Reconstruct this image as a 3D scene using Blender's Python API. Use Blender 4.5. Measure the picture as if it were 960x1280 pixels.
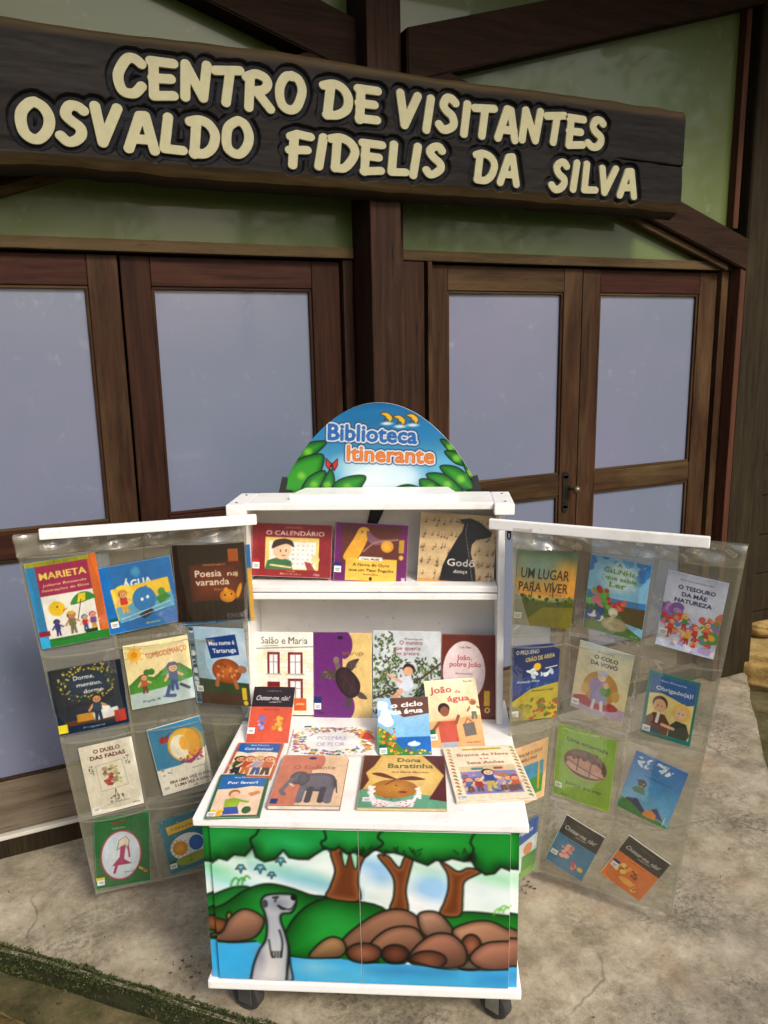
import bpy, bmesh, math, random
import numpy as np
from mathutils import Vector, Matrix

for o in list(bpy.data.objects):
    bpy.data.objects.remove(o)
S = bpy.context.scene
COL = S.collection
R = math.radians

# ------------------------------------------------------------------ camera
# world: X along the doors (to the right), Y into the building, Z up, metres
cam = bpy.data.cameras.new('camera')
cam.sensor_fit = 'AUTO'
cam.sensor_width = 36.0
cam.lens = 985.0 / 1280.0 * 36.0
cam.clip_start = 0.05
cam.clip_end = 500
co = bpy.data.objects.new('camera', cam)
COL.objects.link(co)
CAMH = 1.70
YAW, PITCH, ROLL = R(-25.0), R(11.8), R(-1.1)
co.matrix_world = (Matrix.Translation((0, 0, CAMH)) @ Matrix.Rotation(YAW, 4, 'Z')
                   @ Matrix.Rotation(R(90) - PITCH, 4, 'X') @ Matrix.Rotation(ROLL, 4, 'Z'))
S.camera = co

# ------------------------------------------------------------------ light: bright overcast, soft sun from behind the camera
SUN_EL, SUN_AZ = R(40), R(168)          # azimuth clockwise from +Y
wd = bpy.data.worlds.new('World')
S.world = wd
wd.use_nodes = True
nt = wd.node_tree
bgn = nt.nodes['Background']
sky = nt.nodes.new('ShaderNodeTexSky')
sky.sky_type = 'NISHITA'
sky.sun_disc = False
sky.sun_elevation = SUN_EL
sky.sun_rotation = SUN_AZ
sky.air_density = 1.0
sky.dust_density = 4.0
sky.ozone_density = 1.0
nt.links.new(sky.outputs[0], bgn.inputs[0])
bgn.inputs[1].default_value = 0.15
sl = bpy.data.lights.new('sun', 'SUN')
sl.energy = 1.5
sl.angle = R(12)
sl.color = (1.0, 0.95, 0.87)
so = bpy.data.objects.new('sun', sl)
COL.objects.link(so)
sd = Vector((math.sin(SUN_AZ) * math.cos(SUN_EL), math.cos(SUN_AZ) * math.cos(SUN_EL), math.sin(SUN_EL)))
so.rotation_euler = sd.to_track_quat('Z', 'Y').to_euler()
so.location = sd * 20
S.render.engine = 'CYCLES'
S.cycles.transparent_max_bounces = 24
S.view_settings.view_transform = 'Standard'
S.view_settings.look = 'None'
S.view_settings.gamma = 1.0
S.view_settings.exposure = 0.62

# ------------------------------------------------------------------ helpers
def lin(c):
    """sRGB 0-255 triple -> linear rgb"""
    return tuple(((x / 255.0) / 12.92 if x / 255.0 <= 0.04045 else ((x / 255.0 + 0.055) / 1.055) ** 2.4) for x in c[:3])

def tag(o, label=None, cat=None, group=None, kind=None):
    if label: o['label'] = label
    if cat: o['category'] = cat
    if group: o['group'] = group
    if kind: o['kind'] = kind
    return o

def empty(name, loc=(0, 0, 0), mat=None, parent=None):
    o = bpy.data.objects.new(name, None)
    COL.objects.link(o)
    o.empty_display_size = 0.1
    if mat is not None: o.matrix_world = mat
    else: o.location = loc
    if parent: o.parent = parent
    return o

def mesh_obj(name, verts, faces, mat, parent=None, smooth=False, off=None):
    me = bpy.data.meshes.new(name)
    if off is not None:
        verts = [(v[0] - off[0], v[1] - off[1], v[2] - off[2]) for v in verts]
    me.from_pydata([tuple(v) for v in verts], [], faces)
    if smooth:
        me.polygons.foreach_set('use_smooth', [True] * len(me.polygons))
    if mat: me.materials.append(mat)
    o = bpy.data.objects.new(name, me)
    COL.objects.link(o)
    if parent: o.parent = parent
    return o

def bm_obj(name, bm, mat, parent=None, smooth=False):
    me = bpy.data.meshes.new(name)
    bm.to_mesh(me)
    bm.free()
    if smooth:
        me.polygons.foreach_set('use_smooth', [True] * len(me.polygons))
    if mat: me.materials.append(mat)
    o = bpy.data.objects.new(name, me)
    COL.objects.link(o)
    if parent: o.parent = parent
    return o

def box_bm(bm, x0, x1, y0, y1, z0, z1, bev=0.0, seg=2):
    m = Matrix.Translation(((x0 + x1) / 2, (y0 + y1) / 2, (z0 + z1) / 2)) @ Matrix.Diagonal((x1 - x0, y1 - y0, z1 - z0, 1))
    r = bmesh.ops.create_cube(bm, size=1, matrix=m)
    if bev > 0:
        es = list({e for v in r['verts'] for e in v.link_edges})
        bmesh.ops.bevel(bm, geom=es, offset=bev, segments=seg, affect='EDGES', profile=0.6)
    return bm

def box(name, mat, parent, x0, x1, y0, y1, z0, z1, bev=0.003, seg=2, off=(0, 0, 0)):
    bm = bmesh.new()
    box_bm(bm, x0 - off[0], x1 - off[0], y0 - off[1], y1 - off[1], z0 - off[2], z1 - off[2], bev, seg)
    return bm_obj(name, bm, mat, parent)

def prism(name, mat, parent, pts, y0, y1, off=(0, 0, 0), bev=0.0):
    """polygon in X,Z swept along Y"""
    bm = bmesh.new()
    f = [bm.verts.new((p[0] - off[0], y0 - off[1], p[1] - off[2])) for p in pts]
    b = [bm.verts.new((p[0] - off[0], y1 - off[1], p[1] - off[2])) for p in pts]
    n = len(pts)
    bm.faces.new(f); bm.faces.new(b[::-1])
    for i in range(n):
        j = (i + 1) % n
        bm.faces.new((f[j], f[i], b[i], b[j]))
    bmesh.ops.recalc_face_normals(bm, faces=bm.faces)
    if bev > 0:
        bmesh.ops.bevel(bm, geom=list(bm.edges), offset=bev, segments=2, affect='EDGES')
    return bm_obj(name, bm, mat, parent)

def cyl_bm(bm, p0, p1, r0, r1=None, seg=16):
    p0, p1 = Vector(p0), Vector(p1)
    d = p1 - p0
    m = Matrix.Translation((p0 + p1) / 2) @ d.to_track_quat('Z', 'Y').to_matrix().to_4x4()
    bmesh.ops.create_cone(bm, cap_ends=True, segments=seg, radius1=r0, radius2=r0 if r1 is None else r1, depth=d.length, matrix=m)
    return bm

# ------------------------------------------------------------------ materials
class NT:
    def __init__(s, name):
        s.m = bpy.data.materials.new(name)
        s.m.use_nodes = True
        s.t = s.m.node_tree
        s.b = s.t.nodes['Principled BSDF']
        s.out = s.t.nodes['Material Output']
    def n(s, kind, **kw):
        o = s.t.nodes.new('ShaderNode' + kind)
        for k, v in kw.items():
            if k in o.inputs.keys() if isinstance(k, str) else False: o.inputs[k].default_value = v
            else: setattr(o, k, v)
        return o
    def l(s, a, b): s.t.links.new(a, b)
    def coords(s, scale=(1, 1, 1), rnd=True):
        tc = s.n('TexCoord')
        mp = s.n('Mapping')
        mp.inputs['Scale'].default_value = scale
        s.l(tc.outputs['Object'], mp.inputs['Vector'])
        if rnd:
            oi = s.n('ObjectInfo')
            mu = s.n('Math', operation='MULTIPLY'); mu.inputs[1].default_value = 37.0
            s.l(oi.outputs['Random'], mu.inputs[0])
            cb = s.n('CombineXYZ')
            for i in range(3): s.l(mu.outputs[0], cb.inputs[i])
            s.l(cb.outputs[0], mp.inputs['Location'])
        return mp.outputs['Vector']
    def noise(s, vec, scale, detail=5, rough=0.6, dist=0.0):
        o = s.n('TexNoise')
        o.inputs['Scale'].default_value = scale; o.inputs['Detail'].default_value = detail
        o.inputs['Roughness'].default_value = rough; o.inputs['Distortion'].default_value = dist
        s.l(vec, o.inputs['Vector'])
        return o.outputs['Fac']
    def ramp(s, fac, stops):
        o = s.n('ValToRGB')
        e = o.color_ramp.elements
        while len(e) < len(stops): e.new(0.5)
        for i, (p, c) in enumerate(stops):
            e[i].position = p
            e[i].color = (*c[:3], 1) if len(c) == 3 else c
        s.l(fac, o.inputs['Fac'])
        return o.outputs['Color']
    def mix(s, fac, a, b, mode='MIX'):
        o = s.n('Mix', data_type='RGBA', blend_type=mode)
        for v, k in ((fac, 0), (a, 6), (b, 7)):
            if isinstance(v, (int, float)): o.inputs[k].default_value = v
            elif isinstance(v, tuple): o.inputs[k].default_value = (*v[:3], 1)
            else: s.l(v, o.inputs[k])
        return o.outputs[2]
    def bump(s, h, strength=0.3, dist=0.01):
        o = s.n('Bump')
        o.inputs['Strength'].default_value = strength; o.inputs['Distance'].default_value = dist
        s.l(h, o.inputs['Height'])
        s.l(o.outputs[0], s.b.inputs['Normal'])
    def base(s, c): 
        if isinstance(c, tuple): s.b.inputs['Base Color'].default_value = (*c[:3], 1)
        else: s.l(c, s.b.inputs['Base Color'])
    def set(s, rough=0.5, spec=0.5, metal=0.0, coat=0.0):
        s.b.inputs['Roughness'].default_value = rough
        s.b.inputs['Specular IOR Level'].default_value = spec
        s.b.inputs['Metallic'].default_value = metal
        s.b.inputs['Coat Weight'].default_value = coat
        s.b.inputs['Coat Roughness'].default_value = 0.15
        return s

def wood(name, dark, mid, pale, axis='z', palefac=0.55, rough=0.6):
    s = NT(name)
    dark, mid, pale = [tuple(x * 0.70 for x in q) for q in (dark, mid, pale)]
    g, a = 1.6, 30.0
    sc = {'x': (g, a, a), 'y': (a, g, a), 'z': (a, a, g)}[axis]
    sb = {'x': (1.2, 5, 5), 'y': (5, 1.2, 5), 'z': (5, 5, 1.2)}[axis]
    v = s.coords(sc); v2 = s.coords(sb)
    fib = s.noise(v, 1.6, 6, 0.7, 0.4)
    blot = s.noise(v2, 1.1, 5, 0.62, 0.3)
    c1 = s.ramp(fib, [(0.28, dark), (0.62, mid), (0.9, tuple(x * 1.25 for x in mid))])
    pf = s.ramp(blot, [(palefac - 0.08, (0, 0, 0)), (palefac + 0.16, (1, 1, 1))])
    pale_c = s.mix(fib, tuple(x * 0.55 for x in pale), pale)
    c2 = s.mix(pf, c1, pale_c)
    # dark grime specks and checks
    ck = s.noise(s.coords(tuple(x * 1.8 for x in sc)), 2.2, 4, 0.7, 0.2)
    ckm = s.ramp(ck, [(0.30, (1, 1, 1)), (0.38, (0, 0, 0))])
    c3 = s.mix(ckm, c2, tuple(x * 0.35 for x in dark))
    s.base(c3)
    s.set(rough, 0.12)
    s.bump(fib, 0.35, 0.004)
    return s.m

M = {}
M['door_red_v'] = wood('door_red_v', (0.012, 0.004, 0.002), (0.048, 0.017, 0.008), (0.10, 0.054, 0.024), 'z', 0.62)
M['door_red_h'] = wood('door_red_h', (0.016, 0.005, 0.003), (0.060, 0.019, 0.010), (0.11, 0.045, 0.020), 'x', 0.62)
M['door_brn_v'] = wood('door_brn_v', (0.014, 0.006, 0.003), (0.064, 0.028, 0.012), (0.15, 0.086, 0.038), 'z', 0.52)
M['door_brn_h'] = wood('door_brn_h', (0.018, 0.009, 0.004), (0.072, 0.037, 0.015), (0.15, 0.094, 0.040), 'x', 0.54)
M['beam_x'] = wood('beam_x', (0.009, 0.004, 0.002), (0.040, 0.018, 0.008), (0.08, 0.044, 0.020), 'x', 0.60, 0.7)
M['beam_pale_x'] = wood('beam_pale_x', (0.03, 0.018, 0.008), (0.095, 0.060, 0.026), (0.16, 0.108, 0.050), 'x', 0.5, 0.7)
M['post_z'] = wood('post_z', (0.013, 0.006, 0.003), (0.052, 0.023, 0.012), (0.13, 0.074, 0.038), 'z', 0.60, 0.65)
M['dark_post'] = wood('dark_post', (0.012, 0.008, 0.004), (0.040, 0.029, 0.014), (0.075, 0.058, 0.026), 'z', 0.58, 0.8)
M['red_strip'] = wood('red_strip', (0.05, 0.018, 0.010), (0.12, 0.045, 0.025), (0.14, 0.07, 0.04), 'z', 0.66)
M['dirty_rail'] = wood('dirty_rail', (0.05, 0.034, 0.020), (0.17, 0.125, 0.080), (0.26, 0.21, 0.145), 'x', 0.48, 0.8)

def mk_white(name='white_paint', base=(0.80, 0.79, 0.76), dirt=0.55):
    s = NT(name)
    v = s.coords((1, 1, 1))
    n1 = s.noise(v, 9, 6, 0.65)
    n2 = s.noise(v, 60, 4, 0.6)
    m1 = s.ramp(n1, [(0.52, (0, 0, 0)), (0.82, (dirt,) * 3)])
    c = s.mix(m1, base, (0.45, 0.40, 0.33))
    c = s.mix(s.ramp(n2, [(0.66, (0, 0, 0)), (0.74, (0.5,) * 3)]), c, (0.36, 0.30, 0.24))
    s.base(c); s.set(0.42, 0.4)
    s.bump(n2, 0.12, 0.002)
    return s.m
M['white'] = mk_white()
M['white_dirty'] = mk_white('dirty_white_paint', (0.50, 0.47, 0.40), 0.8)
M['cream'] = mk_white('cream_panel', (0.79, 0.76, 0.71), 0.3)

def mk_pane(name, base, spec=0.4, coat=0.35):
    s = NT(name)
    v = s.coords((1, 1, 1))
    n1 = s.noise(v, 1.6, 4, 0.55)
    n2 = s.noise(v, 14, 6, 0.7)
    c = s.mix(s.ramp(n1, [(0.3, (0, 0, 0)), (0.75, (1, 1, 1))]), base, tuple(x * y for x, y in zip(base, (1.34, 1.06, 1.16))))
    c = s.mix(s.ramp(n2, [(0.60, (0, 0, 0)), (0.80, (0.22,) * 3)]), c, (0.50, 0.52, 0.56))
    s.base(c)
    s.set(0.30, spec, 0, coat)
    s.b.inputs['Coat Roughness'].default_value = 0.05
    w = s.n('TexWave'); w.inputs['Scale'].default_value = 70; w.inputs['Distortion'].default_value = 1.5
    s.l(v, w.inputs['Vector'])
    s.bump(w.outputs['Fac'], 0.05, 0.001)
    return s.m
M['pane'] = mk_pane('frosted_pane', (0.120, 0.152, 0.208))
M['pane_up'] = mk_pane('upper_pane', (0.080, 0.122, 0.036), 0.25, 0.30)  # green of foliage reflection and eave shade put into the base colour

def simple(name, col, rough=0.5, metal=0.0, spec=0.5, lo=0.8, hi=1.12):
    s = NT(name)
    v = s.coords()
    n = s.noise(v, 40, 4, 0.6)
    s.base(s.mix(s.ramp(n, [(0.35, (0, 0, 0)), (0.75, (1, 1, 1))]), tuple(x * lo for x in col), tuple(min(1, x * hi) for x in col)))
    s.set(rough, spec, metal)
    return s.m
M['iron'] = simple('dark_iron', (0.035, 0.030, 0.024), 0.45, 0.8)
M['brass'] = simple('worn_brass', (0.16, 0.13, 0.075), 0.4, 0.8)
M['rubber'] = simple('rubber', (0.035, 0.033, 0.030), 0.75)
M['steel'] = simple('steel', (0.35, 0.35, 0.34), 0.4, 0.9)
M['black'] = simple('black_paint', (0.012, 0.012, 0.012), 0.5)
M['paper'] = simple('page_paper', (0.62, 0.57, 0.47), 0.9)
M['sticker'] = simple('sticker_white', (0.78, 0.78, 0.76), 0.5)
M['letter'] = simple('cream_letter_paint', (0.34, 0.32, 0.19), 0.6, 0, 0.3, 0.93, 1.05)
M['interior'] = simple('dim_interior', (0.06, 0.06, 0.05), 0.9)

def mk_print(name='print', rough=0.38, coat=0.25):
    s = NT(name)
    a = s.n('VertexColor'); a.layer_name = 'Col'
    s.base(a.outputs['Color'])
    s.set(rough, 0.45, 0, coat)
    return s.m
M['print'] = mk_print()
M['mural'] = mk_print('mural_paint', 0.42, 0.12)

def mk_vinyl(name, haze, gloss=0.10, f0=0.045):
    s = NT(name)
    t = s.t
    tr = s.n('BsdfTransparent'); tr.inputs[0].default_value = (0.95, 0.95, 0.92, 1)
    df = s.n('BsdfDiffuse'); df.inputs[0].default_value = (0.33, 0.315, 0.245, 1)
    gl = s.n('BsdfGlossy'); gl.inputs['Roughness'].default_value = gloss; gl.inputs[0].default_value = (1, 1, 1, 1)
    v = s.coords((1, 1, 1))
    n = s.noise(v, 7, 4, 0.6, 0.6)
    bp = s.n('Bump'); bp.inputs['Strength'].default_value = 0.45; bp.inputs['Distance'].default_value = 0.012
    s.l(n, bp.inputs['Height'])
    s.l(bp.outputs[0], gl.inputs['Normal'])
    lw = s.n('LayerWeight'); s.l(bp.outputs[0], lw.inputs['Normal'])
    pw = s.n('Math', operation='POWER'); pw.inputs[1].default_value = 4.0
    s.l(lw.outputs['Facing'], pw.inputs[0])
    fr = s.n('Math', operation='MULTIPLY_ADD'); fr.inputs[1].default_value = 0.55; fr.inputs[2].default_value = f0
    s.l(pw.outputs[0], fr.inputs[0])
    m1 = s.n('MixShader'); m1.inputs[0].default_value = haze
    s.l(tr.outputs[0], m1.inputs[1]); s.l(df.outputs[0], m1.inputs[2])
    m2 = s.n('MixShader')
    s.l(fr.outputs[0], m2.inputs[0]); s.l(m1.outputs[0], m2.inputs[1]); s.l(gl.outputs[0], m2.inputs[2])
    s.l(m2.outputs[0], s.out.inputs['Surface'])
    t.nodes.remove(s.b)
    return s.m
M['vinyl'] = mk_vinyl('clear_vinyl', 0.035, 0.07, 0.075)
M['vinyl_back'] = mk_vinyl('clear_vinyl_back', 0.42)
M['vinyl_seam'] = mk_vinyl('vinyl_weld_seam', 0.34, 0.10, 0.10)

def mk_concrete():
    s = NT('old_concrete')
    v = s.coords((1, 1, 1), False)
    big = s.noise(v, 1.3, 8, 0.68, 0.1)
    med = s.noise(v, 5.5, 10, 0.80, 0.12)
    fine = s.noise(v, 55, 6, 0.75)
    grit = s.noise(v, 240, 3, 0.7)
    c = s.ramp(med, [(0.30, (0.10, 0.088, 0.062)), (0.43, (0.25, 0.208, 0.140)), (0.55, (0.39, 0.335, 0.238)), (0.70, (0.51, 0.455, 0.345))])
    bm_ = s.ramp(big, [(0.48, (0, 0, 0)), (0.68, (0.6,) * 3)])
    c = s.mix(bm_, c, s.mix(med, (0.10, 0.088, 0.066), (0.23, 0.205, 0.16)))
    # rusty earth wash
    rs = s.noise(v, 2.4, 4, 0.6, 0.3)
    c = s.mix(s.ramp(rs, [(0.56, (0, 0, 0)), (0.72, (0.45,) * 3)]), c, (0.33, 0.20, 0.10))
    # dark lichen speckle inside broad zones
    sp = s.ramp(fine, [(0.46, (0, 0, 0)), (0.58, (1, 1, 1))])
    zone = s.ramp(s.noise(v, 2.1, 8, 0.72, 0.15), [(0.46, (0, 0, 0)), (0.62, (0.85,) * 3)])
    spm = s.mix(1.0, sp, zone, 'MULTIPLY')
    c = s.mix(spm, c, (0.075, 0.070, 0.056))
    c = s.mix(s.ramp(grit, [(0.3, (0.30,) * 3), (0.5, (0, 0, 0))]), c, (0.09, 0.08, 0.06))
    gs = s.ramp(s.noise(v, 1.7, 7, 0.7), [(0.50, (0, 0, 0)), (0.70, (0.55,) * 3)])
    c = s.mix(gs, c, s.mix(fine, (0.05, 0.055, 0.022), (0.16, 0.15, 0.085)))
    # hairline cracks
    vo = s.n('TexVoronoi', feature='DISTANCE_TO_EDGE'); vo.inputs['Scale'].default_value = 1.15
    wv = s.n('Mix', data_type='VECTOR'); wv.inputs[0].default_value = 0.22
    nc = s.n('TexNoise'); nc.inputs['Scale'].default_value = 3.2; nc.inputs['Detail'].default_value = 6
    s.l(v, nc.inputs['Vector']); s.l(v, wv.inputs[4]); s.l(nc.outputs['Color'], wv.inputs[5])
    s.l(wv.outputs[1], vo.inputs['Vector'])
    cr = s.ramp(vo.outputs['Distance'], [(0.0, (0.6,) * 3), (0.006, (0, 0, 0))])
    crz = s.mix(1.0, cr, s.ramp(s.noise(v, 2.8, 3), [(0.5, (0, 0, 0)), (0.6, (1, 1, 1))]), 'MULTIPLY')
    c = s.mix(crz, c, (0.06, 0.055, 0.04))
    s.base(c); s.set(0.88, 0.25)
    h = s.mix(0.5, s.mix(0.5, med, fine), grit)
    s.bump(h, 0.55, 0.008)
    return s.m
M['concrete'] = mk_concrete()

def mk_ground():
    s = NT('mossy_stone')
    v = s.coords((1, 1, 1), False)
    a = s.noise(v, 5.0, 9, 0.75, 0.2)
    b = s.noise(v, 34, 7, 0.75)
    c = s.ramp(a, [(0.32, (0.030, 0.028, 0.010)), (0.46, (0.085, 0.072, 0.030)), (0.56, (0.13, 0.105, 0.050)), (0.70, (0.20, 0.155, 0.085))])
    c = s.mix(s.ramp(b, [(0.5, (0, 0, 0)), (0.7, (0.7,) * 3)]), c, (0.06, 0.075, 0.018))
    s.base(c); s.set(0.95, 0.2)
    s.bump(s.mix(0.5, a, b), 0.6, 0.02)
    return s.m
M['ground'] = mk_ground()

def mk_stone(name, c0, c1, c2):
    s = NT(name)
    v = s.coords((1, 1, 1))
    a = s.noise(v, 5, 7, 0.7, 0.3); b = s.noise(v, 38, 5, 0.7)
    c = s.ramp(a, [(0.3, c0), (0.5, c1), (0.72, c2)])
    c = s.mix(s.ramp(b, [(0.5, (0, 0, 0)), (0.72, (0.6,) * 3)]), c, tuple(x * 0.3 for x in c0))
    s.base(c); s.set(0.92, 0.2)
    s.bump(s.mix(0.5, a, b), 0.6, 0.02)
    return s.m
M['yellow_stone'] = mk_stone('yellow_stone', (0.14, 0.085, 0.025), (0.32, 0.21, 0.07), (0.42, 0.32, 0.14))
M['brown_stone'] = mk_stone('brown_stone', (0.06, 0.045, 0.022), (0.15, 0.11, 0.05), (0.23, 0.18, 0.09))

def mk_leaf(name, c0, c1):
    s = NT(name)
    g = s.n('NewGeometry')
    s.base(s.ramp(g.outputs['Random Per Island'], [(0.0, c0), (1.0, c1)]))
    s.set(0.6, 0.3)
    return s.m
M['moss'] = mk_leaf('moss_green', (0.014, 0.022, 0.004), (0.060, 0.078, 0.014))
M['foliage'] = mk_leaf('foliage', (0.03, 0.05, 0.012), (0.10, 0.13, 0.03))
M['palm'] = mk_leaf('palm_leaf', (0.05, 0.08, 0.02), (0.12, 0.15, 0.045))
M['bark'] = wood('bark', (0.03, 0.022, 0.015), (0.09, 0.07, 0.05), (0.14, 0.12, 0.09), 'z', 0.55, 0.9)
M['litter'] = mk_leaf('leaf_litter', (0.03, 0.018, 0.010), (0.13, 0.07, 0.035))

# ================================================================== SETTING: ground
def rnd_sheet(name, pts, z, mat, parent=None):
    return mesh_obj(name, [(x, y, z) for x, y in pts], [tuple(range(len(pts)))], mat, parent)

rng = random.Random(7)
gsz = 120
g = mesh_obj('ground', [(-gsz, -gsz, -0.10), (gsz, -gsz, -0.10), (gsz, gsz, -0.10), (-gsz, gsz, -0.10)], [(0, 1, 2, 3)], M['ground'])
tag(g, kind='structure')

M['soil'] = mk_stone('soil_stained_concrete', (0.02, 0.022, 0.008), (0.045, 0.045, 0.018), (0.09, 0.08, 0.045))
# concrete slab, its corner turned 45 degrees to the doors; front edges slightly irregular
def edge_pts(a, b, n, amp):
    out = []
    a, b = Vector(a), Vector(b)
    d = (b - a); nr = Vector((-d.y, d.x)).normalized()
    for i in range(n):
        t = i / n
        out.append(a + d * t + nr * rng.uniform(-amp, amp))
    return out
E1a, E1b, E2b = (-2.6, 4.715), (1.372, 0.738), (5.2, 4.56)
outline = edge_pts(E1a, E1b, 46, 0.007) + edge_pts(E1b, E2b, 46, 0.010) + [Vector((5.2, 6.0)), Vector((-2.6, 6.0))]
bm = bmesh.new()
top = [bm.verts.new((p.x, p.y, 0.0)) for p in outline]
bot = [bm.verts.new((p.x + (0.01 if i < 46 else -0.01), p.y + 0.008, -0.12)) for i, p in enumerate(outline)]
ft = bm.faces.new(top)
for i in range(len(top)):
    j = (i + 1) % len(top)
    bm.faces.new((top[j], top[i], bot[i], bot[j]))
bmesh.ops.recalc_face_normals(bm, faces=bm.faces)
te = [e for e in bm.edges if all(abs(v.co.z) < 1e-6 for v in e.verts)]
bmesh.ops.bevel(bm, geom=te, offset=0.012, segments=2, affect='EDGES')
slab = bm_obj('concrete_slab', bm, M['concrete'])
slab.data.materials.append(M['soil'])
for p in slab.data.polygons:
    if abs(p.normal.z) < 0.3: p.material_index = 1
tag(slab, kind='structure')

# paving stones in front of the slab, left corner of the picture
def stone(name, mat, parent, pts, z0, z1, seed, sub=3, amp=0.012):
    r = random.Random(seed)
    bm = bmesh.new()
    t = [bm.verts.new((x, y, z1)) for x, y in pts]
    b = [bm.verts.new((x, y, z0)) for x, y in pts]
    bm.faces.new(t); bm.faces.new(b[::-1])
    for i in range(len(pts)):
        j = (i + 1) % len(pts)
        bm.faces.new((t[j], t[i], b[i], b[j]))
    bmesh.ops.recalc_face_normals(bm, faces=bm.faces)
    bmesh.ops.bevel(bm, geom=list(bm.edges), offset=amp * 1.3, segments=2, affect='EDGES')
    bmesh.ops.triangulate(bm, faces=bm.faces)
    bmesh.ops.subdivide_edges(bm, edges=bm.edges, cuts=sub, use_grid_fill=True)
    from mathutils import noise as mn
    for v in bm.verts:
        d = mn.noise_vector(v.co * 9 + Vector((seed, seed, 0))) * amp + mn.noise_vector(v.co * 30) * amp * 0.35
        v.co += d
    return bm_obj(name, bm, mat, parent, True)

M['ochre_stone'] = mk_stone('ochre_stone', (0.06, 0.045, 0.015), (0.15, 0.105, 0.035), (0.24, 0.17, 0.07))
paving = [
    ([(-0.60, 1.98), (-0.33, 1.72), (-0.10, 1.98), (-0.34, 2.30)], 'ochre_stone'),
    ([(-0.31, 1.70), (0.02, 1.36), (0.36, 1.62), (-0.075, 1.96)], 'ground'),
    ([(0.05, 1.34), (0.42, 1.00), (0.78, 1.22), (0.39, 1.60)], 'ground'),
    ([(-0.62, 1.94), (-0.84, 1.66), (-0.52, 1.38), (-0.34, 1.69)], 'brown_stone'),
    ([(-0.50, 1.36), (-0.20, 1.05), (0.01, 1.33), (-0.32, 1.66)], 'brown_stone'),
]
for i, (pts, mt) in enumerate(paving):
    o = stone('paving_stone', M[mt], g, [(p[0], p[1]) for p in pts], -0.02, 0.045, 11 + i)
    o.location = (0, 0, 0.0)
# children of the ground: the ground's origin is at the world origin but its sheet lies at z=-0.10
for o in g.children: o.location.z = -0.072

# stones beyond the right edge of the slab
ys = stone('stone_block', M['yellow_stone'], None, [(3.27, 2.74), (3.62, 2.42), (3.95, 2.75), (3.6, 3.1)], -0.10, 0.085, 31, 5, 0.022)
tag(ys, 'yellowish rough stone block beside the right edge of the slab', 'stone')
ys2 = stone('stone_block', M['yellow_stone'], None, [(3.56, 2.90), (3.8, 2.66), (4.1, 2.9), (3.8, 3.25)], 0.09, 0.16, 33, 4, 0.016)
tag(ys2, 'upper yellowish stone stacked on the stone block by the corner post', 'stone')

# moss along the slab's front-left edge
def moss_strip():
    r = random.Random(5)
    V, F = [], []
    a, b = Vector((-0.75, 2.872)), Vector((0.75, 1.362))
    d = (b - a).normalized(); nr = Vector((d.y, -d.x))
    if nr.y > 0: nr = -nr
    from mathutils import noise as mn
    for _ in range(24000):
        t = r.random()
        w = abs(r.gauss(0, 0.026))
        dens = 0.52 + 0.75 * mn.noise(Vector((t * 11, w * 25, 3))) + 0.45 * mn.noise(Vector((t * 37, w * 60, 8)))
        if r.random() > dens * 1.0 - max(0, w - .03) * 5: continue
        p = a.lerp(b, t) + nr * (w - 0.010 + 0.012 * mn.noise(Vector((t * 30, 7, 0))))
        z = 0.001 - max(0, w - 0.012) * 2.0 + r.uniform(-0.004, 0.005)
        z = max(z, -0.036 + r.uniform(-.004, .004))
        if w > .012 and w < .034: p = a.lerp(b, t) + nr * (.004 + r.uniform(0, .006))
        s = r.uniform(0.002, 0.0065)
        an = r.uniform(0, 6.283)
        dx, dy = math.cos(an) * s * .6, math.sin(an) * s * .6
        n = len(V)
        V += [(p.x - dx, p.y - dy, z), (p.x + dx, p.y + dy, z), (p.x + r.uniform(-s, s), p.y + r.uniform(-s, s), z + s * r.uniform(.5, 1.2))]
        F.append((n, n + 1, n + 2))
    # scattered moss over the paving stones
    for _ in range(9000):
        x = r.uniform(-0.7, 0.75); y = r.uniform(1.0, 2.4)
        if x + y > 2.09: continue
        if mn.noise(Vector((x * 5, y * 5, 1))) + 0.35 * mn.noise(Vector((x * 17, y * 17, 5))) < 0.18: continue
        z = -0.030 + r.uniform(-0.004, 0.003)
        s = r.uniform(0.002, 0.006); an = r.uniform(0, 6.283)
        dx, dy = math.cos(an) * s, math.sin(an) * s
        n = len(V)
        V += [(x - dx, y - dy, z), (x + dx, y + dy, z), (x, y, z + s * 1.5)]
        F.append((n, n + 1, n + 2))
    o = mesh_obj('moss', V, F, M['moss'])
    tag(o, 'green moss growing along the front left edge of the concrete slab', 'moss', kind='stuff')
moss_strip()

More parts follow.
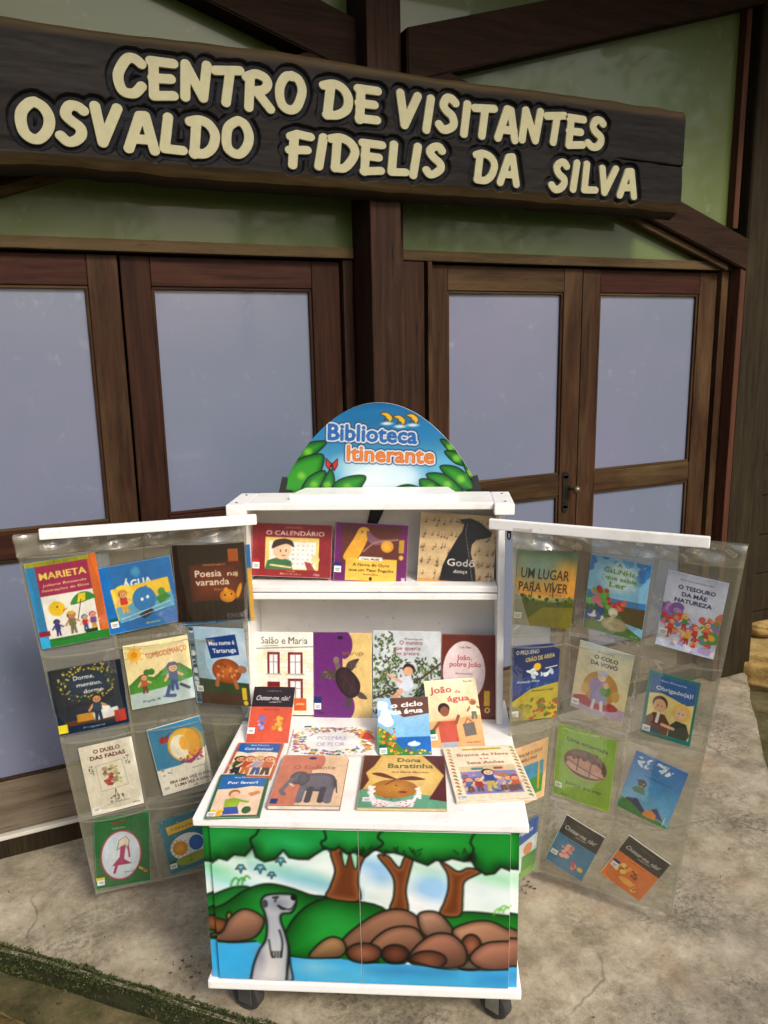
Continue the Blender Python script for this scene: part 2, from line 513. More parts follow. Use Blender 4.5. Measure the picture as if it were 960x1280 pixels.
def litter(name, spots, seed, label):
    r = random.Random(seed)
    V, F = [], []
    for (x, y, n, sp, sz) in spots:
        for _ in range(n):
            px, py = x + r.gauss(0, sp), y + r.gauss(0, sp)
            s = sz * r.uniform(.4, 1.3); an = r.uniform(0, 6.28)
            k = len(V); h = r.uniform(0.001, 0.004)
            for q in range(5):
                t = an + q * 1.2566
                rr = s * (1.0 if q % 2 else 0.6)
                V.append((px + math.cos(t) * rr, py + math.sin(t) * rr * .7, 0.003 + h * (q % 3)))
            V.append((px, py, 0.003 + h * 2.5))
            F += [(k + q, k + (q + 1) % 5, k + 5) for q in range(5)]
    return tag(mesh_obj(name, V, F, M['litter']), label, 'leaf litter', kind='stuff')
litter('leaf_litter', [(0.30, 1.93, 16, 0.035, 0.006), (0.22, 2.0, 8, 0.1, 0.004), (1.3, 1.85, 30, 0.035, 0.007), (1.22, 1.9, 14, 0.05, 0.004),
                       (1.15, 1.28, 20, 0.12, 0.0035), (1.7, 1.6, 26, 0.35, 0.003), (0.0, 2.3, 20, 0.2, 0.003), (2.3, 2.1, 14, 0.3, 0.003)], 4,
       'brown crumbs of dead leaves scattered on the concrete slab')

# ================================================================== BUILDING
YW = 2.754
BO = (1.31, YW, 0.0)
bld = empty('visitor_centre_building', BO)
tag(bld, 'timber framed building front with frosted glass double doors behind the cart', 'building')
def bb(name, mat, x0, x1, y0, y1, z0, z1, bev=0.004, parent=None):
    if parent is None or parent is bld:
        return box(name, M[mat], bld, x0, x1, y0, y1, z0, z1, bev, 2, BO)
    off = (BO[0] + parent.location.x, BO[1] + parent.location.y, BO[2] + parent.location.z)
    return box(name, M[mat], parent, x0, x1, y0, y1, z0, z1, bev, 2, off)
def bp(name, mat, pts, y0, y1, bev=0.004):
    return prism(name, M[mat], bld, pts, y0, y1, BO, bev)

DT = 2.012                      # door top
def door(x0, x1, mat, glass, yf, handle=False, zbot=0.088, rails=True):
    """glass = (gx0, gx1); a leaf with stiles, three rails, bead mouldings and two frosted panes"""
    d = empty('door', (x0 - BO[0], yf - BO[1], 0.0), parent=bld)
    gx0, gx1 = glass
    t = 0.040
    zt, zm0, zm1, zb = 1.912, 1.046, 1.136, 0.275
    bb('stile', mat + '_v', x0, gx0, yf, yf + t, zbot, DT - 0.004, 0.004, d)
    bb('stile', mat + '_v', gx1, x1, yf, yf + t, zbot, DT - 0.004, 0.004, d)
    bb('top_rail', mat + '_h', gx0 + .001, gx1 - .001, yf + .001, yf + t - .001, zt, DT - 0.005, 0.003, d)
    bb('middle_rail', mat + '_h', gx0 + .001, gx1 - .001, yf + .001, yf + t - .001, zm0, zm1, 0.004, d)
    bb('bottom_rail', 'dirty_rail', gx0 + .001, gx1 - .001, yf + .001, yf + t - .001, zbot + .002, zb, 0.004, d)
    for (a, b) in ((zm1, zt), (zb, zm0)):
        bb('pane', 'pane', gx0 - .004, gx1 + .004, yf + .020, yf + .026, a - .004, b + .004, 0.0, d)
        w = 0.011                                   # glazing beads
        bb('glazing_bead', mat + '_h', gx0 + .0015, gx1 - .0015, yf + .006, yf + .019, b - w, b - .0005, 0.003, d)
        bb('glazing_bead', mat + '_h', gx0 + .0015, gx1 - .0015, yf + .006, yf + .019, a + .0005, a + w, 0.003, d)
        bb('glazing_bead', mat + '_v', gx0 + .0005, gx0 + w, yf + .007, yf + .0185, a + w, b - w, 0.003, d)
        bb('glazing_bead', mat + '_v', gx1 - w, gx1 - .0005, yf + .007, yf + .0185, a + w, b - w, 0.003, d)
    if handle:
        hx = x1 - 0.062
        off = Vector((x0, yf, 0))
        bm = bmesh.new()
        box_bm(bm, hx - .016 - off.x, hx + .016 - off.x, -.006, -.0005, .985, 1.135, 0.0025)
        for z in (1.135, .985):
            cyl_bm(bm, (hx - off.x, -.006, z), (hx - off.x, -.0006, z), .016, None, 18)
        h = bm_obj('lock_plate', bm, M['iron'], d)
        bm = bmesh.new()
        cyl_bm(bm, (hx + .022 - off.x, -.001, 1.075), (hx + .022 - off.x, -.045, 1.075), .008, None, 14)
        bmesh.ops.create_uvsphere(bm, u_segments=18, v_segments=10, radius=.019, matrix=Matrix.Translation((hx + .022 - off.x, -.052, 1.075)))
        bm_obj('door_knob', bm, M['brass'], d, True)
        bm = bmesh.new()
        cyl_bm(bm, (hx - off.x, -.0085, 1.015), (hx - off.x, -.0055, 1.015), .006, None, 12)
        box_bm(bm, hx - .0025 - off.x, hx + .0025 - off.x, -.0085, -.0055, .998, 1.013, 0)
        bm_obj('keyhole', bm, M['black'], d)
    return d
YD = YW + 0.012
dl = door(-0.42, 0.357, 'door_brn', (-0.32, 0.262), YD)
for c in dl.children:
    if c.name.startswith(('top_rail', 'middle_rail')): c.data.materials[0] = M['door_red_h']
door(0.365, 1.130, 'door_red', (0.459, 1.023), YD + .003)
door(1.497, 2.236, 'door_brn', (1.582, 2.142), YD, True)
d4 = door(2.243, 3.018, 'door_brn', (2.336, 2.911), YD + .004)
for c in d4.children:
    if c.name.startswith('top_rail'): c.data.materials[0] = M['door_red_h']
# transom and jambs
bb('transom_beam', 'beam_pale_x', -0.62, 1.175, YW - .018, YW + .07, DT + .004, 2.054)
bb('transom_beam', 'beam_pale_x', 1.372, 3.085, YW - .018, YW + .07, DT + .004, 2.054)
bb('jamb', 'post_z', 1.137, 1.176, YW - .004, YW + .07, 0.02, DT + .002)
bb('jamb', 'post_z', 1.374, 1.466, YW - .012, YW + .07, 0.02, DT + .002)
bb('door_stop', 'door_brn_v', 1.472, 1.491, YW - .030, YW + .06, 0.02, DT + .001, 0.003)
bb('jamb', 'door_brn_v', 3.024, 3.066, YW - .006, YW + .07, 0.02, DT + .002)
bb('cover_strip', 'red_strip', 3.078, 3.112, YW - .060, YW + .02, 0.0, 2.03, 0.004)
bb('cover_strip', 'red_strip', 3.052, 3.084, YW - .022, YW + .03, 2.20, 3.25, 0.004)
# centre post, in front of the wall plane
bb('centre_post', 'post_z', 1.182, 1.300, YW - .155, YW + .06, 0.0, 3.30, 0.006)
bb('post_backing', 'post_z', 1.3005, 1.3715, YW - .03, YW + .06, 0.0, 3.28, 0.004)
# corner post: a heavy old timber
bm = bmesh.new()
box_bm(bm, 3.115, 3.355, YW - .055, YW + .20, 0.0, 3.35, 0.02, 3)
bmesh.ops.translate(bm, verts=bm.verts, vec=(-BO[0], -BO[1], 0))
bm_obj('corner_post', bm, M['dark_post'], bld)
bb('corner_post', 'dark_post', -0.72, -0.48, YW - .055, YW + .20, 0.0, 3.35, 0.02)
# threshold: white painted sill strip over a dark foot board, under both pairs of doors
for (a, b) in ((-0.47, 1.174), (1.373, 3.075)):
    bb('threshold', 'white_dirty' if a < 0 else 'dirty_rail', a, b, YW - .004, YW + .06, 0.070, 0.085, 0.003)
    bb('foot_board', 'dark_post', a + .002, b - .002, YW + .002, YW + .058, 0.0005, 0.065, 0.002)
# X bracing over the doors, crossing at the centre post
XC, ZC = 1.31, 2.70
def brace(x0, x1, zc0, zc1, th, mat='beam_x', yo=0.0):
    pts = [(x0, zc0 - th / 2), (x1, zc1 - th / 2), (x1, zc1 + th / 2), (x0, zc0 + th / 2)]
    return bp('brace', mat, pts, YW - .075 + yo, YW + .045 - yo * .4, 0.005)
brace(1.3725, 3.113, 2.695, 3.205, 0.175)
brace(1.3735, 3.112, 2.652, 2.080, 0.138, yo=.007)
brace(-0.479, 1.1815, 3.205, 2.695, 0.175)
brace(-0.478, 1.1805, 2.080, 2.652, 0.138, yo=.007)
def fillet(x0, x1, z0, z1):
    return bp('glazing_fillet', 'beam_pale_x', [(x0, z0 - .030), (x1, z1 - .030), (x1, z1 - .0015), (x0, z0 - .0015)], YW - .040, YW + .02, 0.003)
fillet(1.40, 3.02, 2.574, 2.042)
fillet(-0.40, 1.16, 2.042, 2.574)
# upper panes, split by the bracing
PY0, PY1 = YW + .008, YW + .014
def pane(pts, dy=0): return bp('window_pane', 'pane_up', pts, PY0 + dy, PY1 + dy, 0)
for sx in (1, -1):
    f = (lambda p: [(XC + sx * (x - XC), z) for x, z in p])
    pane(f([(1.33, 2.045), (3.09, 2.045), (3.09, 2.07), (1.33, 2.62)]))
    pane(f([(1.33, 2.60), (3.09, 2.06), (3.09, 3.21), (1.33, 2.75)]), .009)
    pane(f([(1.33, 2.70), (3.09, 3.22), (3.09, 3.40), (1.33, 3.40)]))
# dim room behind, side wall past the corner post, roof with rafters and eave
bb('inner_wall', 'interior', -0.72, 3.36, YW + .40, YW + .45, 0.0, 3.40, 0)
for i in range(7):
    z0 = i * 0.22
    bb('wall_board', 'dark_post', 3.36, 5.6, YW + .16, YW + .20, z0 + .002, z0 + .216, 0.006)
for i in range(7, 15):
    z0 = i * 0.22
    bb('wall_board', 'dark_post', 3.36, 5.6, YW + .16, YW + .20, z0 + .002, z0 + .216, 0.006)
RZ = 3.36
bp('roof', 'beam_x', [(-2.4, RZ), (5.6, RZ), (5.6, RZ + .07), (-2.4, RZ + .07)], YW - 1.05, YW + 3.2, 0)
for i in range(9):
    x = -2.0 + i * 0.86
    bb('rafter', 'beam_x', x, x + .07, YW - 1.03, YW + .35, RZ - .105, RZ - .001, 0.004)

# ================================================================== CARVED SIGN
GL = {
 'C': (.70, [[(.60,.76),(.50,.87),(.36,.86),(.22,.70),(.14,.46),(.16,.22),(.28,.12),(.44,.15),(.57,.28)]]),
 'E': (.68, [[(.20,.86),(.14,.13)], [(.13,.87),(.58,.86)], [(.16,.52),(.50,.53)], [(.14,.14),(.55,.16)]]),
 'N': (.74, [[(.12,.12),(.20,.86),(.50,.15),(.62,.88)]]),
 'T': (.68, [[(.10,.82),(.62,.88)], [(.40,.84),(.30,.12)]]),
 'R': (.74, [[(.20,.85),(.13,.12)], [(.12,.80),(.30,.88),(.50,.84),(.57,.70),(.48,.56),(.22,.48)], [(.30,.49),(.60,.13)]]),
 'O': (.76, [[(.42,.88),(.56,.80),(.64,.58),(.60,.34),(.46,.15),(.30,.12),(.17,.22),(.12,.44),(.18,.68),(.30,.84),(.42,.88)]]),
 'D': (.74, [[(.22,.80),(.14,.13)], [(.10,.82),(.30,.88),(.50,.80),(.62,.58),(.56,.32),(.36,.15),(.14,.13)]]),
 'V': (.68, [[(.14,.88),(.24,.14),(.58,.88)]]),
 'I': (.38, [[(.25,.88),(.14,.12)]]),
 'S': (.64, [[(.54,.78),(.44,.87),(.30,.85),(.22,.70),(.32,.56),(.46,.44),(.48,.28),(.36,.14),(.22,.12),(.10,.22)]]),
 'A': (.70, [[(.10,.12),(.34,.86),(.46,.86),(.58,.12)], [(.20,.36),(.54,.36)]]),
 'L': (.60, [[(.22,.88),(.14,.14),(.50,.16)]]),
 'F': (.64, [[(.22,.84),(.14,.12)], [(.12,.82),(.30,.88),(.58,.86)], [(.10,.48),(.50,.51)]]),
}
GR = 0.098
def seg_dist(P, pts):
    d = np.full(P.shape[0], 9.0)
    for a, b in zip(pts[:-1], pts[1:]):
        a = np.array(a); b = np.array(b); ab = b - a
        t = np.clip(((P - a) @ ab) / max(ab @ ab, 1e-12), 0, 1)
        d = np.minimum(d, np.hypot(*(P - a - t[:, None] * ab).T))
    return d
def crm(pts, n=6, closed=False):
    """Catmull-Rom smoothing of a point list"""
    p = [np.array(q, float) for q in pts]
    m = len(p); out = []
    for i in range(m if closed else m - 1):
        p0 = p[(i - 1) % m] if (closed or i > 0) else p[0]
        p1 = p[i]; p2 = p[(i + 1) % m]
        p3 = p[(i + 2) % m] if (closed or i + 2 < m) else p2
        for k in range(n):
            t = k / n
            out.append(tuple(0.5 * (2 * p1 + (p2 - p0) * t + (2 * p0 - 5 * p1 + 4 * p2 - p3) * t * t + (3 * p1 - p0 - 3 * p2 + p3) * t ** 3)))
    if not closed: out.append(tuple(p[-1]))
    return out
def contours(fld, xs, ys):
    """marching squares on fld[iy,ix] at level 0 -> closed loops"""
    ny, nx = fld.shape
    segs = {}
    def ip(k):
        (y0, x0, y1, x1) = k
        a, b = fld[y0, x0], fld[y1, x1]
        t = a / (a - b)
        return (xs[x0] + (xs[x1] - xs[x0]) * t, ys[y0] + (ys[y1] - ys[y0]) * t)
    for y in range(ny - 1):
        r0 = fld[y] > 0; r1 = fld[y + 1] > 0
        act = np.nonzero((r0[:-1] != r0[1:]) | (r1[:-1] != r1[1:]) | (r0[:-1] != r1[:-1]))[0]
        for x in act:
            c = (r0[x] * 1) | (r0[x + 1] * 2) | (r1[x + 1] * 4) | (r1[x] * 8)
            B_, R_, T_, L_ = (y, x, y, x + 1), (y, x + 1, y + 1, x + 1), (y + 1, x, y + 1, x + 1), (y, x, y + 1, x)
            tb = {1: [(L_, B_)], 2: [(B_, R_)], 3: [(L_, R_)], 4: [(R_, T_)], 5: [(L_, B_), (R_, T_)], 6: [(B_, T_)], 7: [(L_, T_)],
                  8: [(T_, L_)], 9: [(T_, B_)], 10: [(B_, R_), (T_, L_)], 11: [(T_, R_)], 12: [(R_, L_)], 13: [(R_, B_)], 14: [(B_, L_)]}.get(int(c), [])
            for a, b in tb: segs.setdefault(a, []).append(b); segs.setdefault(b, []).append(a)
    loops, used = [], set()
    for st in list(segs):
        if st in used: continue
        lp = [st]; used.add(st); cur = st
        while True:
            nx_ = [q for q in segs[cur] if q not in used]
            if not nx_: break
            cur = nx_[0]; used.add(cur); lp.append(cur)
        if len(lp) > 8: loops.append([ip(k) for k in lp])
    return loops
def glyph_field(ch, P, jit=0.0, seed=0):
    w, st = GL[ch]
    r = random.Random(seed)
    d = np.full(P.shape[0], 9.0)
    for s in st:
        q = [(x + r.uniform(-jit, jit), y + r.uniform(-jit, jit)) for x, y in s]
        if len(q) > 4: q = crm(q, 4)
        d = np.minimum(d, seg_dist(P, q))
    return GR - d

SX0, SX1, SZ0, SZ1 = -0.42, 2.535, 2.215, 2.590
SYF, SYB = 2.530, 2.5985
sign = empty('wooden_sign', ((SX0 + SX1) / 2, SYB, SZ0))
tag(sign, 'long dark carved timber sign with raised cream lettering above the doors', 'sign')
SO = Vector(sign.location)
words = [('CENTRO', .352, .942, 2.416, 2.540), ('DE', .986, 1.204, 2.409, 2.536), ('VISITANTES', 1.250, 2.134, 2.404, 2.532),
         ('OSVALDO', .085, .766, 2.266, 2.392), ('FIDELIS', .862, 1.444, 2.257, 2.377), ('DA', 1.550, 1.748, 2.252, 2.374), ('SILVA', 1.876, 2.300, 2.246, 2.366)]
lettering = []
k = 0
for wtxt, x0, x1, z0, z1 in words:
    adv = [GL[c][0] for c in wtxt]
    tot = sum(adv) - 0.03 * (len(adv) - 1)
    sx = (x1 - x0) / tot
    hz = z1 - z0
    cx_ = x0
    rr = random.Random(len(wtxt) * 7 + 1)
    for c in wtxt:
        dz = rr.uniform(-.004, .004) + (0.003 if c in 'OSV' else 0)
        lettering.append((c, cx_, z0 + dz, sx, hz * rr.uniform(.97, 1.03), k))
        cx_ += (GL[c][0] - 0.03) * sx
        k += 1
# plank: front face carved as a real relief, letters left standing in sunk beds
NX, NZ = 740, 96
xs = np.linspace(SX0, SX1, NX); zs = np.linspace(SZ0, SZ1, NZ)
XX, ZZ = np.meshgrid(xs, zs)
bed = np.full(XX.shape, -9.0)
for c, lx, lz, sx, hz, k in lettering:
    m = (XX > lx - .06) & (XX < lx + GL[c][0] * sx + .06) & (ZZ > lz - .05) & (ZZ < lz + hz + .05)
    P = np.stack([(XX[m] - lx) / sx, (ZZ[m] - lz) / hz], 1)
    bed[m] = np.maximum(bed[m], glyph_field(c, P, .018, k) * hz)
from mathutils import noise as mn
nz = np.array([[mn.noise(Vector((x * 3.0, z * 22, 0))) * .0022 + mn.noise(Vector((x * 14, z * 60, 3))) * .0009 for x in xs] for z in zs])
sunk = np.clip((bed + 0.020) / 0.005, 0, 1)
crk = np.exp(-((ZZ - (2.392 - .02 * (XX - 2.1))) / .003) ** 2) * np.clip((XX - 2.18) / .06, 0, 1)
depth = sunk * 0.011 + nz + crk * .010
# waney top and bottom edges
zt = np.array([mn.noise(Vector((x * 1.7, 0, 9))) * .010 + mn.noise(Vector((x * 9, 2, 9))) * .004 for x in xs])
zb_ = np.array([mn.noise(Vector((x * 2.1, 5, 4))) * .012 + mn.noise(Vector((x * 11, 7, 4))) * .004 for x in xs])
tt = (ZZ - SZ0) / (SZ1 - SZ0)
ZE = ZZ + np.where(tt > .86, (tt - .86) / .14, 0) * zt[None, :] + np.where(tt < .12, (.12 - tt) / .12, 0) * zb_[None, :]
roundoff = np.clip((tt - .95) / .05, 0, 1) ** 2 * .014 + np.clip((.085 - tt) / .085, 0, 1) ** 1.3 * .018 + np.clip((XX - SX1 + .012) / .012, 0, 1) ** 2 * .008
YY = SYF + depth + roundoff
V = np.stack([XX - SO.x, YY - SO.y, ZE - SO.z], -1).reshape(-1, 3)
idx = np.arange(NX * NZ).reshape(NZ, NX)
F = np.stack([idx[:-1, :-1], idx[:-1, 1:], idx[1:, 1:], idx[1:, :-1]], -1).reshape(-1, 4).tolist()
V = V.tolist()
nb = len(V)
rim = idx[0, :].tolist() + idx[1:, -1].tolist() + idx[-1, -2::-1].tolist() + idx[-2:0:-1, 0].tolist()
for i in rim:
    p = V[i]; V.append((p[0], SYB - .001 - SO.y, p[2] + (-.022 if i < NX else 0)))
for a in range(len(rim)):
    b = (a + 1) % len(rim)
    F.append((rim[a], nb + a, nb + b, rim[b]))
def mk_sign_wood():
    s = NT('sign_timber')
    v = s.coords((2.0, 30, 30), False)
    f = s.noise(v, 1.6, 7, 0.72, 0.4)
    v2 = s.coords((1.5, 6, 6), False)
    b = s.noise(v2, 1.6, 6, 0.66, 0.3)
    c = s.ramp(f, [(0.3, (0.003, 0.0025, 0.002)), (0.6, (0.010, 0.008, 0.007)), (0.85, (0.032, 0.026, 0.019))])
    c = s.mix(s.ramp(b, [(0.5, (0, 0, 0)), (0.75, (0.7,) * 3)]), c, s.mix(f, (0.009, 0.007, 0.006), (0.032, 0.027, 0.020)))
    a = s.n('VertexColor'); a.layer_name = 'Col'
    sp = s.n('SeparateColor'); s.l(a.outputs[0], sp.inputs[0])
    c = s.mix(sp.outputs[0], c, (0.004, 0.0045, 0.007))            # black stain in the carved beds
    c = s.mix(sp.outputs[1], c, s.mix(f, (0.016, 0.010, 0.004), (0.085, 0.056, 0.022)))  # bare brown wood along the waney edges
    s.base(c); s.set(0.62, 0.12); s.bump(f, 0.4, 0.004)
    return s.m
M['sign_wood'] = mk_sign_wood()
pl = mesh_obj('plank', V, F, M['sign_wood'], sign)
ca_ = pl.data.color_attributes.new('Col', 'FLOAT_COLOR', 'POINT')
cc = np.zeros((len(V), 4), np.float32); cc[:, 3] = 1
cc[:nb, 0] = (sunk * .92).reshape(-1)
edge = np.clip((tt - .90) / .05, 0, 1) * .8 + np.clip((.10 - tt) / .06, 0, 1)
cc[:nb, 1] = np.clip(edge * (1 - sunk), 0, 1).reshape(-1)
ca_.data.foreach_set('color', cc.ravel())
dg = None
def curve_mesh(loops, extrude, bevel, name):
    cu = bpy.data.curves.new(name, 'CURVE')
    cu.dimensions = '2D'; cu.fill_mode = 'BOTH'; cu.extrude = extrude; cu.bevel_depth = bevel; cu.bevel_resolution = 1
    for lp in loops:
        sp = cu.splines.new('POLY'); sp.points.add(len(lp) - 1); sp.use_cyclic_u = True
        for p, q in zip(sp.points, lp): p.co = (q[0], q[1], 0, 1)
    ob = bpy.data.objects.new(name, cu)
    COL.objects.link(ob)
    d = bpy.context.evaluated_depsgraph_get()
    me = bpy.data.meshes.new_from_object(ob.evaluated_get(d))
    COL.objects.unlink(ob); bpy.data.objects.remove(ob); bpy.data.curves.remove(cu)
    return me
gx = np.linspace(-.12, .95, 56); gz = np.linspace(-.12, 1.12, 64)
GX, GZ = np.meshgrid(gx, gz); GP = np.stack([GX.ravel(), GZ.ravel()], 1)
for c, lx, lz, sx, hz, k in lettering:
    fld = glyph_field(c, GP, .018, k).reshape(GX.shape)
    lps = contours(fld, gx * sx, gz * hz)
    me = curve_mesh(lps, 0.0056, 0.0011, 'letter')
    me.materials.clear(); me.materials.append(M['letter'])
    o = bpy.data.objects.new('letter', me)
    COL.objects.link(o)
    o.parent = sign
    o.matrix_local = Matrix.Translation((lx - SO.x, SYF + .0075 - SO.y, lz - SO.z)) @ Matrix.Rotation(R(90), 4, 'X')

# ================================================================== flat print: a small painter writing vertex colours
TXT = {}
def text_tris(s, bold=0.0):
    key = (s, bold)
    if key in TXT: return TXT[key]
    cu = bpy.data.curves.new('t', 'FONT')
    cu.body = s; cu.size = 1.0; cu.resolution_u = 2; cu.offset = bold; cu.fill_mode = 'FRONT'
    ob = bpy.data.objects.new('t', cu); COL.objects.link(ob)
    d = bpy.context.evaluated_depsgraph_get()
    me = bpy.data.meshes.new_from_object(ob.evaluated_get(d))
    me.calc_loop_triangles()
    vs = np.array([v.co[:2] for v in me.vertices]).reshape(-1, 2)
    tr = np.array([t.vertices[:] for t in me.loop_triangles], int).reshape(-1, 3)
    COL.objects.unlink(ob); bpy.data.objects.remove(ob); bpy.data.curves.remove(cu); bpy.data.meshes.remove(me)
    TXT[key] = vs[tr] if len(tr) else np.zeros((0, 3, 2))
    return TXT[key]

class Cv:
    """canvas: x 0..1 left-right, y 0..1 top-down, colours sRGB 0-255"""
    def __init__(s, nx, ny, bg=(255, 255, 255), bg2=None):
        s.nx, s.ny = nx, ny
        s.ink = 0.84
        s.C = np.zeros((ny, nx, 3)); s.C[:] = bg
        if bg2 is not None:
            t = np.linspace(0, 1, ny)[:, None, None]
            s.C[:] = np.array(bg) * (1 - t) + np.array(bg2) * t
    def _w(s, x0, y0, x1, y1, pad=2):
        a = max(0, int(math.floor(x0 - pad))); b = min(s.nx, int(math.ceil(x1 + pad)) + 1)
        c = max(0, int(math.floor(y0 - pad))); d = min(s.ny, int(math.ceil(y1 + pad)) + 1)
        if a >= b or c >= d: return None
        X, Y = np.meshgrid(np.arange(a, b), np.arange(c, d))
        return (slice(c, d), slice(a, b)), X.astype(float), Y.astype(float)
    def _px(s, pts):
        return np.array([(p[0] * (s.nx - 1), p[1] * (s.ny - 1)) for p in pts])
    def _put(s, sl, m, col):
        m = np.clip(m, 0, 1)[..., None]
        s.C[sl] = s.C[sl] * (1 - m) + np.array(col, float) * m
    def rect(s, x0, y0, x1, y1, col, a=1.0):
        return s.poly([(x0, y0), (x1, y0), (x1, y1), (x0, y1)], col, a=a)
    def ell(s, cx, cy, rx, ry, col, col2=None, a=1.0, rot=0.0, soft=1.0):
        px, py = cx * (s.nx - 1), cy * (s.ny - 1); RX, RY = max(rx * s.nx, .6), max(ry * s.ny, .6)
        m = max(RX, RY)
        w = s._w(px - m, py - m, px + m, py + m, 2 + soft)
        if w is None: return
        sl, X, Y = w
        c_, s_ = math.cos(rot), math.sin(rot)
        dx, dy = X - px, Y - py
        q = np.sqrt(((dx * c_ + dy * s_) / RX) ** 2 + ((-dx * s_ + dy * c_) / RY) ** 2)
        d = (q - 1) * min(RX, RY)
        m = np.clip(0.5 - d / soft, 0, 1) * a
        if col2 is not None:
            t = np.clip(q, 0, 1)[..., None] ** 1.6
            col = np.array(col) * (1 - t) + np.array(col2) * t
        s._put(sl, m, col)
    def _sd(s, P, X, Y):
        d = np.full(X.shape, 1e9); ins = np.zeros(X.shape, bool)
        n = len(P)
        for i in range(n):
            a = P[i]; b = P[(i + 1) % n]; ab = b - a
            t = np.clip(((X - a[0]) * ab[0] + (Y - a[1]) * ab[1]) / max(ab @ ab, 1e-9), 0, 1)
            d = np.minimum(d, np.hypot(X - a[0] - t * ab[0], Y - a[1] - t * ab[1]))
            if a[1] != b[1]:
                cond = ((a[1] > Y) != (b[1] > Y)) & (X < (b[0] - a[0]) * (Y - a[1]) / (b[1] - a[1]) + a[0])
                ins ^= cond
        return np.where(ins, -d, d)
    def poly(s, pts, col, a=1.0, rim=None, rw=0.1, sm=False, soft=1.0, ln=None, lw=0.01, vg=None):
        """rim: second colour blended in towards the outline over rw (fraction of width)"""
        if sm: pts = crm(pts, 5, True)
        P = s._px(pts)
        w = s._w(*P.min(0), *P.max(0), 3 + soft)
        if w is None: return
        sl, X, Y = w
        d = s._sd(P, X, Y)
        m = np.clip(0.5 - d / soft, 0, 1) * a
        if vg is not None:
            t = np.clip((Y - P[:, 1].min()) / max(1, np.ptp(P[:, 1])) * .8 + (X - P[:, 0].min()) / max(1, np.ptp(P[:, 0])) * .35 - .1, 0, 1)[..., None]
            col = np.array(vg[0]) * (1 - t) + np.array(vg[1]) * t
        if rim is not None:
            t = np.clip(1 + d / (rw * s.nx), 0, 1)[..., None] ** 1.4
            col = np.array(col) * (1 - t) + np.array(rim) * t
        s._put(sl, m, col)
        if ln is not None:
            s.line(list(pts) + [pts[0]], lw, ln)
    def line(s, pts, w, col, a=1.0, sm=False, soft=1.0):
        if sm: pts = crm(pts, 5)
        P = s._px(pts); r = w * s.nx / 2
        q = s._w(*P.min(0), *P.max(0), r + 2 + soft)
        if q is None: return
        sl, X, Y = q
        d = np.full(X.shape, 1e9)
        for A, B in zip(P[:-1], P[1:]):
            ab = B - A
            t = np.clip(((X - A[0]) * ab[0] + (Y - A[1]) * ab[1]) / max(ab @ ab, 1e-9), 0, 1)
            d = np.minimum(d, np.hypot(X - A[0] - t * ab[0], Y - A[1] - t * ab[1]))
        cov = np.clip(0.5 - (d - r) / soft, 0, 1) * min(1.0, 2 * r + .15) if r < .5 else np.clip(0.5 - (d - r) / soft, 0, 1)
        s._put(sl, cov * a, col)
    def tmask(s, txt, x, y, h, al='c', bold=0.0, w=None, rot=0.0, sh=0.0):
        """coverage of text; y = baseline, h = cap height as a fraction of canvas height"""
        T = text_tris(txt, bold)
        if sh and len(T): T = T.copy(); T[..., 0] += T[..., 1] * sh
        m = np.zeros((s.ny, s.nx))
        if not len(T): return m
        sc = h * s.ny / 0.70
        x0, x1 = T[..., 0].min(), T[..., 0].max()
        sx = sc
        if w is not None: sx = w * s.nx / (x1 - x0)
        ox = {'c': (x0 + x1) / 2, 'l': x0, 'r': x1}[al]
        c_, s_ = math.cos(rot), math.sin(rot)
        lx = (T[..., 0] - ox) * sx; ly = -T[..., 1] * sc
        PX = x * (s.nx - 1) + lx * c_ - ly * s_; PY = y * (s.ny - 1) + lx * s_ + ly * c_
        SS = 3
        M2 = np.zeros((s.ny * SS, s.nx * SS), bool)
        PX = PX * SS + (SS - 1) / 2; PY = PY * SS + (SS - 1) / 2
        for (ax, bx, cx), (ay, by, cy) in zip(PX, PY):
            i0, i1 = max(0, int(min(ax, bx, cx))), min(s.nx * SS, int(max(ax, bx, cx)) + 2)
            j0, j1 = max(0, int(min(ay, by, cy))), min(s.ny * SS, int(max(ay, by, cy)) + 2)
            if i0 >= i1 or j0 >= j1: continue
            X = np.arange(i0, i1)[None, :]; Y = np.arange(j0, j1)[:, None]
            e0 = (bx - ax) * (Y - ay) - (by - ay) * (X - ax)
            e1 = (cx - bx) * (Y - by) - (cy - by) * (X - bx)
            e2 = (ax - cx) * (Y - cy) - (ay - cy) * (X - cx)
            M2[j0:j1, i0:i1] |= ((e0 >= 0) & (e1 >= 0) & (e2 >= 0)) | ((e0 <= 0) & (e1 <= 0) & (e2 <= 0))
        return M2.reshape(s.ny, SS, s.nx, SS).mean((1, 3))
    def t(s, txt, x, y, h, col, al='c', bold=0.008, w=None, rot=0.0, out=None, ow=1.5, sh=0.0):
        m = s.tmask(txt, x, y, h, al, bold, w, rot, sh)
        if out is not None:
            s._put((slice(None), slice(None)), s.dil(m, ow), out)
        s._put((slice(None), slice(None)), np.clip(m * 1.15, 0, 1), col)
    def dil(s, m, r):
        o = m.copy(); k = int(math.ceil(r))
        for dy in range(-k, k + 1):
            for dx in range(-k, k + 1):
                q = math.hypot(dx, dy)
                if q > r + .7 or (dx == 0 and dy == 0): continue
                f = min(1.0, r + .7 - q)
                sh = np.zeros_like(m)
                ys, yd = (slice(max(0, -dy), s.ny - max(0, dy)), slice(max(0, dy), s.ny - max(0, -dy)))
                xs_, xd = (slice(max(0, -dx), s.nx - max(0, dx)), slice(max(0, dx), s.nx - max(0, -dx)))
                sh[yd, xd] = m[ys, xs_]
                o = np.maximum(o, sh * f)
        return o
